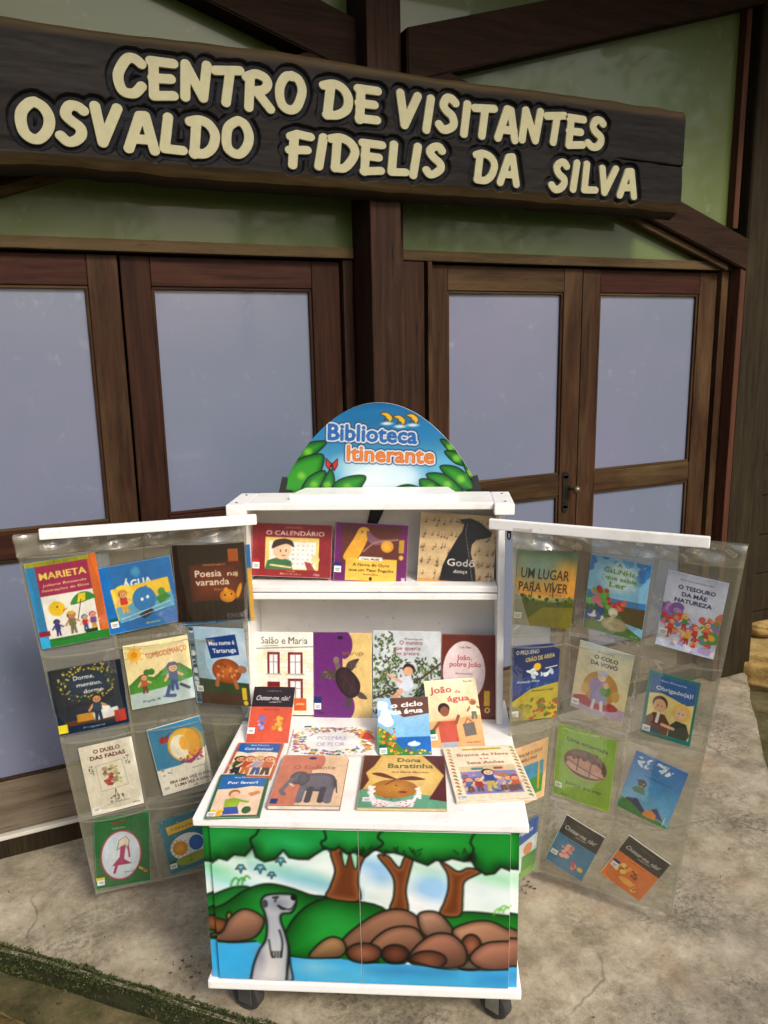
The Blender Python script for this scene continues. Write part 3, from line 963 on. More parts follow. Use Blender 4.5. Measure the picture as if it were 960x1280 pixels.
    def dots(s, n, x0, y0, x1, y1, cols, r, seed=1, asp=1.0, a=1.0):
        q = random.Random(seed)
        for _ in range(n):
            rr = r * q.uniform(.5, 1.4)
            s.ell(q.uniform(x0, x1), q.uniform(y0, y1), rr, rr * s.nx / s.ny * q.uniform(.6, 1.2) * asp, q.choice(cols), a=a, rot=q.uniform(0, 3.1))
    def kid(s, x, y, h, skin, hair, shirt, pants, hat=None):
        """a small cartoon figure, y = feet, h = height"""
        k = s.ny / s.nx * h
        s.poly([(x - .10 * k, y - .45 * h), (x + .10 * k, y - .45 * h), (x + .13 * k, y), (x + .03 * k, y), (x, y - .25 * h), (x - .03 * k, y), (x - .13 * k, y)], pants)
        s.line([(x - .13 * k, y - .62 * h), (x - .27 * k, y - .42 * h)], .09 * k, skin)
        s.line([(x + .13 * k, y - .62 * h), (x + .28 * k, y - .52 * h)], .09 * k, skin)
        s.poly([(x - .13 * k, y - .70 * h), (x + .13 * k, y - .70 * h), (x + .15 * k, y - .38 * h), (x - .15 * k, y - .38 * h)], shirt)
        s.ell(x, y - .84 * h, .17 * k, .16 * h, hair)
        s.ell(x + .02 * k, y - .81 * h, .13 * k, .125 * h, skin)
        s.ell(x - .03 * k, y - .82 * h, .018 * k, .02 * h, (30, 20, 20)); s.ell(x + .07 * k, y - .82 * h, .018 * k, .02 * h, (30, 20, 20))
        s.line([(x - .02 * k, y - .755 * h), (x + .06 * k, y - .755 * h)], .02 * k, (150, 50, 40))
        if hat: s.poly([(x - .2 * k, y - .9 * h), (x + .2 * k, y - .9 * h), (x + .1 * k, y - 1.03 * h), (x - .1 * k, y - 1.03 * h)], hat)
    def grain(s, amp=6, seed=1):
        q = np.random.RandomState(seed)
        s.C += q.normal(0, amp, s.C.shape[:2])[..., None]
    def mottle(s, amp=.06, seed=1):
        q = np.random.RandomState(seed)
        f = np.zeros((s.ny, s.nx))
        for n, w in ((5, .5), (11, .3), (26, .35)):
            g = q.normal(0, 1, (n + 1, n + 1))
            yy, xx = np.linspace(0, n - .001, s.ny), np.linspace(0, n - .001, s.nx)
            iy, ix = yy.astype(int), xx.astype(int); ay, ax = (yy - iy)[:, None], (xx - ix)[None, :]
            f += w * ((g[iy][:, ix] * (1 - ax) + g[iy][:, ix + 1] * ax) * (1 - ay) + (g[iy + 1][:, ix] * (1 - ax) + g[iy + 1][:, ix + 1] * ax) * ay)
        s.C *= np.clip(1 + amp * f, .7, 1.25)[..., None]
    def linear(s):
        c = np.clip(s.C / 255.0, 0, 1)
        return np.where(c <= 0.04045, c / 12.92, ((c + 0.055) / 1.055) ** 2.4) ** 1.12 * s.ink

def sheet_from_canvas(name, cv, P, mat, parent, nu=None, nv=None, u0=0, u1=1, v0=0, v1=1):
    """grid of vertices; P(u,v) gives the position (arrays), colours sampled from the canvas. u,v in canvas space"""
    nu = nu or cv.nx; nv = nv or cv.ny
    U, Vv = np.meshgrid(np.linspace(u0, u1, nu), np.linspace(v0, v1, nv))
    pos = P(U, Vv)
    co_ = np.stack([np.broadcast_to(a, U.shape) for a in pos], -1).reshape(-1, 3)
    fx = np.clip(U * (cv.nx - 1), 0, cv.nx - 1.001); fy = np.clip(Vv * (cv.ny - 1), 0, cv.ny - 1.001)
    ix, iy = fx.astype(int), fy.astype(int); ax, ay = (fx - ix)[..., None], (fy - iy)[..., None]
    L = cv.linear()
    ix1 = np.minimum(ix + 1, cv.nx - 1); iy1 = np.minimum(iy + 1, cv.ny - 1)
    col = (L[iy, ix] * (1 - ax) + L[iy, ix1] * ax) * (1 - ay) + (L[iy1, ix] * (1 - ax) + L[iy1, ix1] * ax) * ay
    idx = np.arange(nu * nv).reshape(nv, nu)
    F = np.stack([idx[1:, :-1], idx[1:, 1:], idx[:-1, 1:], idx[:-1, :-1]], -1).reshape(-1, 4)
    me = bpy.data.meshes.new(name)
    me.vertices.add(len(co_)); me.vertices.foreach_set('co', co_.ravel().astype(np.float32))
    me.loops.add(F.size); me.loops.foreach_set('vertex_index', F.ravel().astype(np.int32))
    me.polygons.add(len(F)); me.polygons.foreach_set('loop_start', np.arange(0, F.size, 4, dtype=np.int32))
    me.update(calc_edges=True)
    at = me.color_attributes.new('Col', 'FLOAT_COLOR', 'POINT')
    rgba = np.ones((len(co_), 4), np.float32); rgba[:, :3] = col.reshape(-1, 3)
    at.data.foreach_set('color', rgba.ravel())
    me.materials.append(mat)
    o = bpy.data.objects.new(name, me); COL.objects.link(o)
    if parent: o.parent = parent
    return o

# ================================================================== CART
CA = R(-29.0)
CARTM = Matrix.Translation((.654, 1.583, 0)) @ Matrix.Rotation(CA, 4, 'Z')
cart = empty('book_cart', mat=CARTM)
tag(cart, 'white wheeled book cart with painted riverside mural, shelves and plastic pocket wings', 'book cart')
T = 0.590
def cb(name, mat, x0, x1, y0, y1, z0, z1, bev=0.0025, parent=None):
    return box(name, M[mat], parent or cart, x0, x1, y0, y1, z0, z1, bev)

# ---- mural canvas
def mural():
    c = Cv(372, 212, (226, 242, 238), (240, 246, 240)); c.ink = .84
    def m(x, y):
        v0 = 62 + (x - 35) / 885 * 6; v1 = 495 + (x - 60) / 850 * 25
        v = (y - v0) / (v1 - v0)
        x0 = 35 + 25 * v; x1 = 920 - 10 * v
        return ((x - x0) / (x1 - x0), v)
    mm = lambda pts: [m(*p) for p in pts]
    W = 1 / 885.0
    K = (14, 22, 16)
    def L(pts, w=4.6, col=K, a=.93, soft=2.6, sm=True): c.line(mm(pts), w * W, col, a, sm and len(pts) > 2, soft)
    def Pg(pts, col, rim=None, rw=40, sm=True, out=5, vg=None): 
        c.poly(mm(pts), col, rim=rim, rw=rw * W, sm=sm, soft=1.3, vg=vg)
        if out: L((crm(pts, 5, True) + [pts[0]]) if sm else list(pts) + [pts[0]], out, sm=False)
    def E(x, y, rx, ry, col, col2=None, a=1, out=5, soft=1.3):
        u, v = m(x, y)
        c.ell(u, v, rx * W, ry / 440, col, col2, a, soft=soft)
        if out: L([(x + rx * math.cos(t), y + ry * math.sin(t)) for t in np.linspace(0, 6.283, 30)], out, sm=False)
    # sky washes
    for x, y, rx, ry, col, a in [(330, 205, 120, 16, (120, 190, 228), .85), (110, 215, 90, 20, (165, 225, 225), .7), (520, 180, 60, 34, (150, 200, 240), .85), (680, 225, 50, 40, (160, 205, 244), .9),
                                 (640, 270, 60, 18, (250, 250, 252), .9), (850, 230, 60, 50, (228, 240, 238), .8), (450, 190, 60, 30, (250, 252, 250), .8), (60, 180, 60, 18, (120, 215, 150), .7),
                                 (250, 175, 130, 14, (160, 225, 185), .6), (850, 195, 70, 14, (140, 220, 160), .7), (660, 175, 60, 12, (175, 228, 195), .6)]:
        u, v = m(x, y); c.ell(u, v, rx * W, ry / 440, col, a=a, rot=.25 if rx > 50 else 0, soft=16)
    # hills
    Pg([(20, 275), (80, 246), (135, 228), (180, 236), (200, 300), (20, 330)], (38, 140, 58), (12, 100, 36))
    Pg([(20, 320), (100, 276), (160, 237), (220, 219), (280, 228), (340, 248), (420, 275), (420, 440), (20, 440)], (30, 146, 52), (4, 74, 22), 80)
    Pg([(280, 432), (262, 390), (285, 330), (330, 282), (390, 257), (450, 262), (560, 296), (600, 440)], (34, 158, 56), (4, 84, 22), 95)
    E(400, 330, 70, 40, (45, 165, 70), a=.5, out=0, soft=18); E(225, 255, 50, 20, (50, 160, 72), a=.5, out=0, soft=14)
    Pg([(690, 306), (760, 292), (850, 297), (940, 320), (940, 420), (700, 420)], (26, 135, 40), (10, 92, 28))
    # trunks
    br, bd = (116, 62, 30), (168, 108, 62)
    Pg([(404, 120), (412, 180), (398, 225), (390, 256), (478, 264), (476, 210), (482, 170), (495, 120)], br, bd, 26)
    for p in ([(432, 120), (436, 160), (444, 164), (452, 120)], [(456, 125), (466, 172), (474, 165), (474, 125)]): Pg(p, (170, 220, 185), None, 1, out=3)
    Pg([(532, 138), (560, 175), (575, 205), (574, 250), (564, 292), (612, 292), (608, 235), (618, 185), (630, 135), (606, 140), (590, 170), (560, 138)], br, bd, 22)
    Pg([(703, 152), (722, 185), (724, 225), (714, 262), (702, 300), (756, 302), (764, 245), (770, 205), (815, 178), (780, 168), (752, 178), (722, 160)], br, bd, 22)
    # canopy
    low = [(20, 162), (60, 166), (85, 150), (108, 156), (128, 140), (160, 143), (182, 118), (190, 146), (214, 158), (244, 152), (268, 126), (284, 146), (310, 150), (338, 150), (358, 136), (384, 120),
           (410, 124), (424, 116), (446, 134), (470, 128), (496, 142), (524, 120), (548, 130), (575, 128), (605, 136), (640, 152), (668, 162), (690, 148), (712, 150), (735, 142), (768, 150), (788, 146), (800, 168), (826, 186), (850, 182), (868, 164), (900, 176), (940, 178)]
    can = [(20, 40)] + low + [(940, 40)]
    c.poly(mm(can), (22, 142, 50), rim=(2, 66, 20), rw=46 * W, soft=1.3)
    for x, y, rx, ry, col in [(110, 95, 60, 26, (40, 164, 84)), (290, 105, 75, 26, (46, 186, 112)), (450, 90, 50, 18, (44, 172, 84)), (660, 100, 90, 26, (48, 172, 66)), (860, 110, 50, 30, (30, 156, 54)), (150, 120, 30, 14, (0, 84, 30)), (350, 85, 40, 14, (22, 150, 70))]:
        u, v = m(x, y); c.ell(u, v, rx * W, ry / 440, col, a=.8, soft=20)
    L(low, 5.5, sm=False)
    for p in ([(182, 120), (176, 98), (192, 84), (202, 66)], [(384, 122), (374, 104), (388, 92), (382, 68)], [(524, 122), (546, 104), (532, 86), (548, 66)], [(782, 142), (794, 116), (786, 96), (800, 66)]): L(p, 6)
    for i in range(26):
        q = random.Random(i); x = q.choice([420, 500, 560, 620, 780]) + q.uniform(-30, 30); y = 128 + q.uniform(-8, 12)
        L([(x, y), (x + q.uniform(-12, 12), y - q.uniform(4, 14))], 4, (6, 36, 14), .8)
    E(785, 140, 14, 10, K, a=.8, out=0, soft=6)
    # rocks
    rk, rd = (168, 112, 80), (78, 46, 32)
    def rock(p, a=rk, b=rd, rw=38):
        a = tuple(min(255, (x * .78 + 112 * .22) * 1.08) for x in a)
        Pg(p, a, tuple(int(x * .62) for x in a), rw * .55, vg=(tuple(min(255, int(x * 1.16 + 14)) for x in a), tuple(int(x * .52) for x in a)))
    E(68, 338, 46, 22, (150, 95, 55), (90, 52, 30)); E(112, 312, 8, 13, (170, 150, 60), (90, 80, 30))
    rock([(40, 376), (88, 358), (112, 318), (150, 291), (190, 300), (212, 326), (182, 372), (112, 384)], (175, 118, 88), (96, 58, 40))
    rock([(428, 382), (482, 328), (545, 292), (605, 288), (648, 318), (664, 370), (560, 410), (470, 410)], (160, 104, 72))
    rock([(642, 300), (684, 291), (716, 312), (742, 362), (690, 376), (650, 350)], (176, 124, 94))
    rock([(508, 396), (545, 350), (598, 334), (642, 346), (658, 396), (590, 420)], (166, 108, 76))
    rock([(734, 352), (778, 322), (836, 317), (886, 340), (940, 372), (940, 430), (800, 420)], (176, 120, 86))
    E(786, 388, 27, 32, (165, 105, 78), rd); E(780, 446, 34, 18, (110, 92, 76), (60, 50, 44))
    rock([(612, 432), (638, 388), (686, 355), (738, 360), (772, 402), (764, 446), (700, 455), (640, 446)], (168, 104, 76))
    E(668, 432, 50, 27, (140, 88, 64), (74, 44, 32))
    rock([(782, 430), (804, 394), (850, 376), (940, 384), (940, 462), (830, 460)], (178, 112, 84), (92, 58, 46), 44)
    rock([(336, 424), (368, 384), (402, 367), (432, 378), (440, 406), (420, 426), (376, 430)], (178, 132, 78), (98, 62, 30))
    E(490, 413, 49, 29, (158, 102, 76), rd); E(577, 415, 38, 27, (122, 72, 50), (56, 32, 24))
    # water
    wt = [(20, 386), (110, 388), (190, 384), (268, 424), (335, 430), (420, 430), (500, 444), (600, 444), (690, 456), (780, 464), (880, 458), (940, 458), (940, 560), (20, 560)]
    c.poly(mm(wt), (74, 176, 226), soft=1.3)
    for x, y, rx, ry, col in [(110, 440, 60, 40, (58, 178, 232)), (420, 480, 120, 30, (96, 190, 226)), (620, 468, 90, 12, (58, 132, 178)), (700, 500, 130, 14, (74, 180, 222)), (350, 455, 40, 16, (150, 208, 226)), (860, 490, 50, 20, (50, 150, 212))]:
        u, v = m(x, y); c.ell(u, v, rx * W, ry / 440, col, a=.7, soft=16)
    L([(40, 372), (110, 386), (185, 382)], 5); L([(285, 424), (340, 430), (420, 428)], 4)
    for p in ([(440, 415), (455, 435), (490, 443), (530, 438)], [(540, 425), (560, 442), (600, 442), (614, 430)], [(615, 435), (700, 456), (770, 458), (830, 460), (915, 456)]): L(p, 5)
    # otter standing in the water
    body = [(170, 510), (178, 455), (196, 408), (214, 378), (219, 335), (212, 300), (203, 275), (212, 254), (240, 247), (285, 247), (301, 254), (300, 282), (286, 300), (262, 304), (258, 322), (268, 352), (279, 400), (276, 450), (270, 510)]
    c.poly(mm([(262, 380), (280, 400), (284, 450), (290, 492), (268, 494)]), (150, 160, 170)); L([(280, 395), (284, 450), (290, 492), (270, 494), (282, 430)], 5)
    c.poly(mm(body), (188, 192, 198), rim=(120, 126, 138), rw=13 * W, sm=True, soft=1.3)
    for x, y, rx, ry, col in [(225, 460, 30, 50, (236, 230, 222)), (235, 420, 18, 30, (200, 196, 196)), (250, 275, 30, 16, (128, 134, 148)), (235, 330, 10, 30, (176, 178, 188)), (200, 430, 12, 24, (140, 140, 160))]:
        u, v = m(x, y); c.ell(u, v, rx * W, ry / 440, col, a=.75, soft=12)
    L(body, 6)
    E(215, 275, 5, 9, (90, 90, 100), out=3); E(294, 257, 8, 8, K, out=0); L([(238, 258), (250, 256)], 6); L([(246, 262), (242, 268)], 4)
    L([(300, 275), (285, 290), (262, 286), (252, 282)], 4); L([(252, 280), (268, 290), (258, 288)], 5)
    L([(254, 350), (262, 385), (258, 425)], 5); L([(224, 378), (230, 420), (236, 428)], 4); 
    for x in (233, 241, 249, 257): L([(x, 412), (x, 428)], 4)
    # flowers and shoots
    for x, y, s in [(147, 178, 1.0), (202, 178, 1.1), (260, 157, 1.0), (234, 195, .8)]:
        Pg([(x - 14 * s, y + 2 * s), (x - 5 * s, y - 10 * s), (x + 6 * s, y - 10 * s), (x + 14 * s, y + 2 * s), (x + 5 * s, y), (x, y + 12 * s), (x - 5 * s, y)], (120, 200, 224), None, 1, False, 3)
    for x, y, k in [(118, 228, 1), (136, 228, 1), (150, 222, 1), (848, 300, .8), (862, 292, .8), (872, 296, .8)]:
        L([(x, y), (x + 4, y - 14 * k), (x + 14, y - 24 * k), (x + 22, y - 18 * k)], 4.5, (50, 140, 20) if x < 400 else (110, 190, 60), .9)
    c.mottle(.035, 5)
    return c
MU = mural()
X0f, X1f, Z0f, Z1f = -.386, .386, .1285, .5675
def mural_part(name, u0, u1, y, mat, parent, v0=0.0, v1=1.0):
    return sheet_from_canvas(name, MU, lambda U, V_: (X0f + (X1f - X0f) * U, y + 0 * U, Z1f - (Z1f - Z0f) * V_), M['mural'], parent,
                             max(3, int((u1 - u0) * MU.nx)), MU.ny, u0, u1, v0, v1)
# cabinet carcass
cb('side_panel', 'white', -.3845, -.366, .003, .652, .129, .567)
cb('side_panel', 'white', .366, .3845, .003, .652, .129, .567)
cb('back_panel', 'white', -.3655, .3655, .640, .650, .129, .567)
cb('base_board', 'white', -.397, .397, -.014, .655, .103, .128, 0.004)
cb('top_board', 'white', -.404, .407, -.016, .660, .568, T, 0.004)
def xpos(u): return X0f + (X1f - X0f) * u
mural_part('painted_stile', 0.0, .026, -.0012, None, cart)
mural_part('painted_stile', .974, 1.0, -.0012, None, cart)
cb('stile', 'white', xpos(0), xpos(.026), -.0008, .0028, .1288, .567, 0)
cb('stile', 'white', xpos(.974), xpos(1), -.0008, .0028, .1288, .567, 0)
for u0, u1 in ((.0275, .4994), (.5006, .9725)):
    d = cb('cabinet_door', 'white', xpos(u0), xpos(u1), -.0105, .0025, .134, .5630, 0.0006)
    mural_part('painted_mural', u0 + .0004, u1 - .0004, -.0112, None, d, .011, .9872)
# casters
for x in (-.300, .345):
    for y in (.040, .585):
        bm = bmesh.new()
        box_bm(bm, x - .035, x + .035, y - .035, y + .035, .097, .1025, .002)
        cyl_bm(bm, (x, y, .090), (x, y, .098), .016, None, 14)
        for s_ in (-1, 1):
            box_bm(bm, x + s_ * .021 - .002, x + s_ * .021 + .002, y - .014, y + .026, .030, .084, .001)
        box_bm(bm, x - .022, x + .022, y - .014, y + .026, .089, .092, .001)
        SW = Matrix.Translation((x, y, 0)) @ Matrix.Rotation(R(68 if x < 0 else 52), 4, 'Z') @ Matrix.Translation((-x, -y, 0))
        bmesh.ops.transform(bm, verts=bm.verts, matrix=SW)
        fk = bm_obj('caster', bm, M['steel'], cart)
        bm = bmesh.new()
        prof = [(-.017, .030), (-.0155, .039), (-.010, .0435), (.010, .0435), (.0155, .039), (.017, .030)]
        N = 28
        rings = [[bm.verts.new((x + px, y + .010 + pr * math.sin(2 * math.pi * k / N), .0440 + pr * math.cos(2 * math.pi * k / N))) for k in range(N)] for px, pr in prof]
        for a, b in zip(rings[:-1], rings[1:]):
            for k in range(N): bm.faces.new((a[k], a[(k + 1) % N], b[(k + 1) % N], b[k]))
        bm.faces.new(rings[0][::-1]); bm.faces.new(rings[-1])
        bmesh.ops.recalc_face_normals(bm, faces=bm.faces)
        bmesh.ops.transform(bm, verts=bm.verts, matrix=SW)
        bm_obj('wheel', bm, M['rubber'], fk)
        bm = bmesh.new()
        for q in (-1, 1): cyl_bm(bm, (x + q * .0165, y + .010, .044), (x + q * .0195, y + .010, .044), .012, .009, 14)
        bmesh.ops.transform(bm, verts=bm.verts, matrix=SW)
        bm_obj('hub', bm, M['steel'], fk)
# upper case
cb('case_side', 'white', -.385, -.366, .490, .652, T + .0005, 1.2475)
cb('case_side', 'white', .366, .385, .490, .652, T + .0005, 1.2475)
cb('case_back', 'cream', -.3655, .3655, .643, .651, T + .0005, 1.2470, 0)
cb('case_shelf', 'white', -.3655, .3655, .496, .6425, 1.000, 1.0185)
cb('case_shelf', 'white', -.3655, .3655, .493, .6425, .9785, .9965)
cb('case_top', 'white', -.352, .352, .483, .655, 1.2485, 1.2685)
for s_ in (-1, 1):
    cb('corner_block', 'white', min(s_ * .3525, s_ * .409), max(s_ * .3525, s_ * .409), .466, .655, 1.2345 if s_ < 0 else 1.2350, 1.2680, .004)
    for yy in (.500, .62):
        bm = bmesh.new(); cyl_bm(bm, (s_ * .385, yy, 1.2677), (s_ * .385, yy, 1.2695), .004, None, 10)
        bm_obj('screw', bm, M['iron'], cart)
bm = bmesh.new()
f = [bm.verts.new(p) for p in [(-.236, .535, 1.2690), (.255, .535, 1.2690), (.226, .652, 1.2690), (-.208, .652, 1.2690)]]
e = [bm.verts.new((v.co.x, v.co.y, 1.284)) for v in f]
bm.faces.new(f[::-1]); bm.faces.new(e)
for i in range(4): bm.faces.new((f[i], f[(i + 1) % 4], e[(i + 1) % 4], e[i]))
bmesh.ops.recalc_face_normals(bm, faces=bm.faces)
bm_obj('top_ledge', bm, M['white'], cart)
prism('strap', M['black'], cart, [(-.022, 1.165), (.008, 1.165), (.046, 1.246), (-.004, 1.246)], .6375, .6425)
# hook on the right case side
bm = bmesh.new()
for (a, b) in (((.392, .486, 1.192), (.392, .486, 1.166)), ((.400, .486, 1.192), (.400, .486, 1.166)), ((.392, .486, 1.166), (.396, .486, 1.160)), ((.400, .486, 1.166), (.396, .486, 1.160)),
               ((.392, .486, 1.192), (.396, .486, 1.198)), ((.400, .486, 1.192), (.396, .486, 1.198)), ((.396, .4895, 1.198), (.396, .4895, 1.178))):
    cyl_bm(bm, a, b, .0022, None, 8)
bm_obj('hook', bm, M['iron'], cart)

# ---- arched header board
def arch_canvas():
    c = Cv(420, 192, (10, 104, 160), (140, 206, 230)); c.ink = .72
    a = lambda x, y: ((x - 150) / 665.0, (y - 42) / 303.0)
    aa = lambda p: [a(*q) for q in p]
    W = 1 / 665.0
    for x, y, rx, ry, col, al in [(482, 300, 110, 70, (240, 250, 252), .95), (400, 245, 60, 30, (214, 238, 246), .7), (330, 130, 60, 40, (48, 150, 205), .6), (640, 130, 60, 40, (40, 140, 200), .6), (480, 70, 120, 18, (40, 150, 205), .5), (690, 250, 40, 40, (120, 200, 232), .6), (560, 280, 60, 40, (220, 242, 250), .8)]:
        u, v = a(x, y); c.ell(u, v, rx * W, ry / 303, col, a=al, soft=24)
    def leaf(p, col=(60, 165, 50), rim=(14, 92, 34), hi=(150, 210, 70)):
        g_ = np.mean(np.array(p, float), 0); p = [tuple(g_ + (np.array(q) - g_) * 1.22) for q in p]
        c.poly(aa(p), col, rim=rim, rw=.035, sm=True, ln=None)
        q = np.mean(np.array(p), 0); u, v = a(*q); c.ell(u, v, 13 * W, 12 / 303, hi, a=.8, soft=7)
        pp = crm(aa(p), 5, True); c.line(pp + [pp[0]], 4 * W, (8, 40, 20), .95)
    leaf([(205, 225), (240, 180), (300, 172), (270, 205), (230, 222)])
    leaf([(165, 335), (175, 275), (215, 235), (285, 222), (270, 285), (230, 325)])
    leaf([(225, 340), (250, 290), (296, 272), (290, 310), (265, 345)])
    leaf([(280, 345), (300, 295), (322, 270), (330, 310), (315, 345)])
    leaf([(325, 345), (345, 305), (390, 288), (428, 292), (400, 335), (370, 350)])
    leaf([(520, 345), (550, 322), (585, 316), (625, 332), (640, 350)])
    leaf([(690, 170), (715, 175), (735, 205), (725, 212)]); leaf([(705, 208), (740, 210), (770, 245), (735, 240)])
    leaf([(695, 262), (740, 262), (785, 300), (795, 335), (745, 315)]); leaf([(650, 285), (700, 285), (745, 325), (750, 348), (690, 325)]); leaf([(622, 302), (660, 305), (690, 340), (640, 350)])
    leaf([(760, 240), (785, 270), (800, 310), (775, 280)])
    # butterfly
    for p in ([(325, 240), (308, 222), (306, 245), (318, 262)], [(328, 240), (346, 224), (346, 245), (334, 264)]): c.poly(aa(p), (205, 60, 50), ln=(60, 10, 20), lw=3 * W)
    c.line(aa([(325, 238), (328, 262)]), 4 * W, (50, 15, 20))
    # three little golden birds
    for x, y in ((510, 92), (552, 102), (594, 98)):
        c.poly(aa([(x - 20, y - 14), (x + 2, y - 18), (x + 20, y - 2), (x + 12, y + 14), (x + 2, y + 2), (x - 8, y + 10), (x - 2, y - 4)]), (240, 196, 60), sm=True, ln=(90, 70, 20), lw=3 * W)
        c.ell(*a(x + 2, y + 18), 18 * W, 5 / 303, (240, 248, 252), a=.9, soft=3)
    # lettering
    def word(s, x, y, h, w, col, deep, rot):
        u, v = a(x, y)
        m = c.tmask(s, u, v, h / 303, 'c', .004, w * W, rot)
        al = (slice(None), slice(None))
        c._put(al, c.dil(m, 6.8) * .95, (24, 60, 110)); c._put(al, c.dil(m, 4.6), (244, 250, 252)); c._put(al, c.dil(m, 1.7), deep); c._put(al, np.clip(m * 1.2, 0, 1), col)
    word('Biblioteca', 462, 168, 52, 290, (40, 124, 200), (10, 56, 130), .055)
    word('Itinerante', 520, 236, 50, 284, (240, 146, 58), (176, 70, 22), .045)
    return c
AV = arch_canvas()
ACX, AHW, AZ0, AHH, AYY = .017, .307, 1.2585, .280, .667
def arch_h(U): return np.maximum(1 - (2 * U - 1) ** 2, 0.0) ** .86
def archP(U, V_):
    # V_ runs 0..1 from rim to base within each column, remapped to canvas rows by the caller
    return (ACX + AHW * (2 * U - 1), AYY + 0 * U, AZ0 + AHH * (1 - V_))
# board body
N = 64
us = [0.5 - 0.5 * math.cos(math.pi * i / N) for i in range(N + 1)]
rimp = [(ACX + AHW * (2 * u - 1), AZ0 + AHH * float(arch_h(np.array(u)))) for u in us]
prism('arched_header', M['white'], cart, rimp[::1], AYY + .0006, AYY + .010)
ab = [o for o in cart.children if o.name.startswith('arched_header')][0]
# printed face: columns shortened to the arch, colours sampled from the same canvas
def arch_sheet():
    nu, nv = 420, 170
    u = 0.5 - 0.5 * np.cos(np.linspace(0, math.pi, nu)); U = np.tile(u, (nv, 1))
    t = np.linspace(0, 1, nv)[:, None]
    Hh = arch_h(U)
    V_ = 1 - Hh * (1 - t)
    L = AV.linear()
    fx = np.clip(U * (AV.nx - 1), 0, AV.nx - 1); fy = np.clip(V_ * (AV.ny - 1), 0, AV.ny - 1)
    ix, iy = np.minimum(fx.astype(int), AV.nx - 2), np.minimum(fy.astype(int), AV.ny - 2)
    ax, ay = (fx - ix)[..., None], (fy - iy)[..., None]
    col = (L[iy, ix] * (1 - ax) + L[iy, ix + 1] * ax) * (1 - ay) + (L[iy + 1, ix] * (1 - ax) + L[iy + 1, ix + 1] * ax) * ay
    P = np.stack([ACX + AHW * (2 * U - 1), AYY + 0 * U, AZ0 + AHH * (1 - V_)], -1).reshape(-1, 3)
    idx = np.arange(nu * nv).reshape(nv, nu)
    F = np.stack([idx[1:, :-1], idx[1:, 1:], idx[:-1, 1:], idx[:-1, :-1]], -1).reshape(-1, 4)
    o = mesh_obj('header_print', P.tolist(), F.tolist(), M['mural'], ab)
    at = o.data.color_attributes.new('Col', 'FLOAT_COLOR', 'POINT')
    rg = np.ones((nu * nv, 4), np.float32); rg[:, :3] = col.reshape(-1, 3)
    at.data.foreach_set('color', rg.ravel())
arch_sheet()
for s_ in (-1, 1):
    x = ACX + s_ * (AHW - .012)
    pts = [(x + s_ * .018, AZ0 + .0005), (x - s_ * .030, AZ0 + .0005), (x - s_ * .026, AZ0 + .016), (x - s_ * .006, AZ0 + .018), (x - s_ * .014, AZ0 + .052), (x + s_ * .004, AZ0 + .056)]
    prism('corner_holder', M['black'], cart, pts if s_ > 0 else pts[::-1], AYY - .006, AYY + .016)

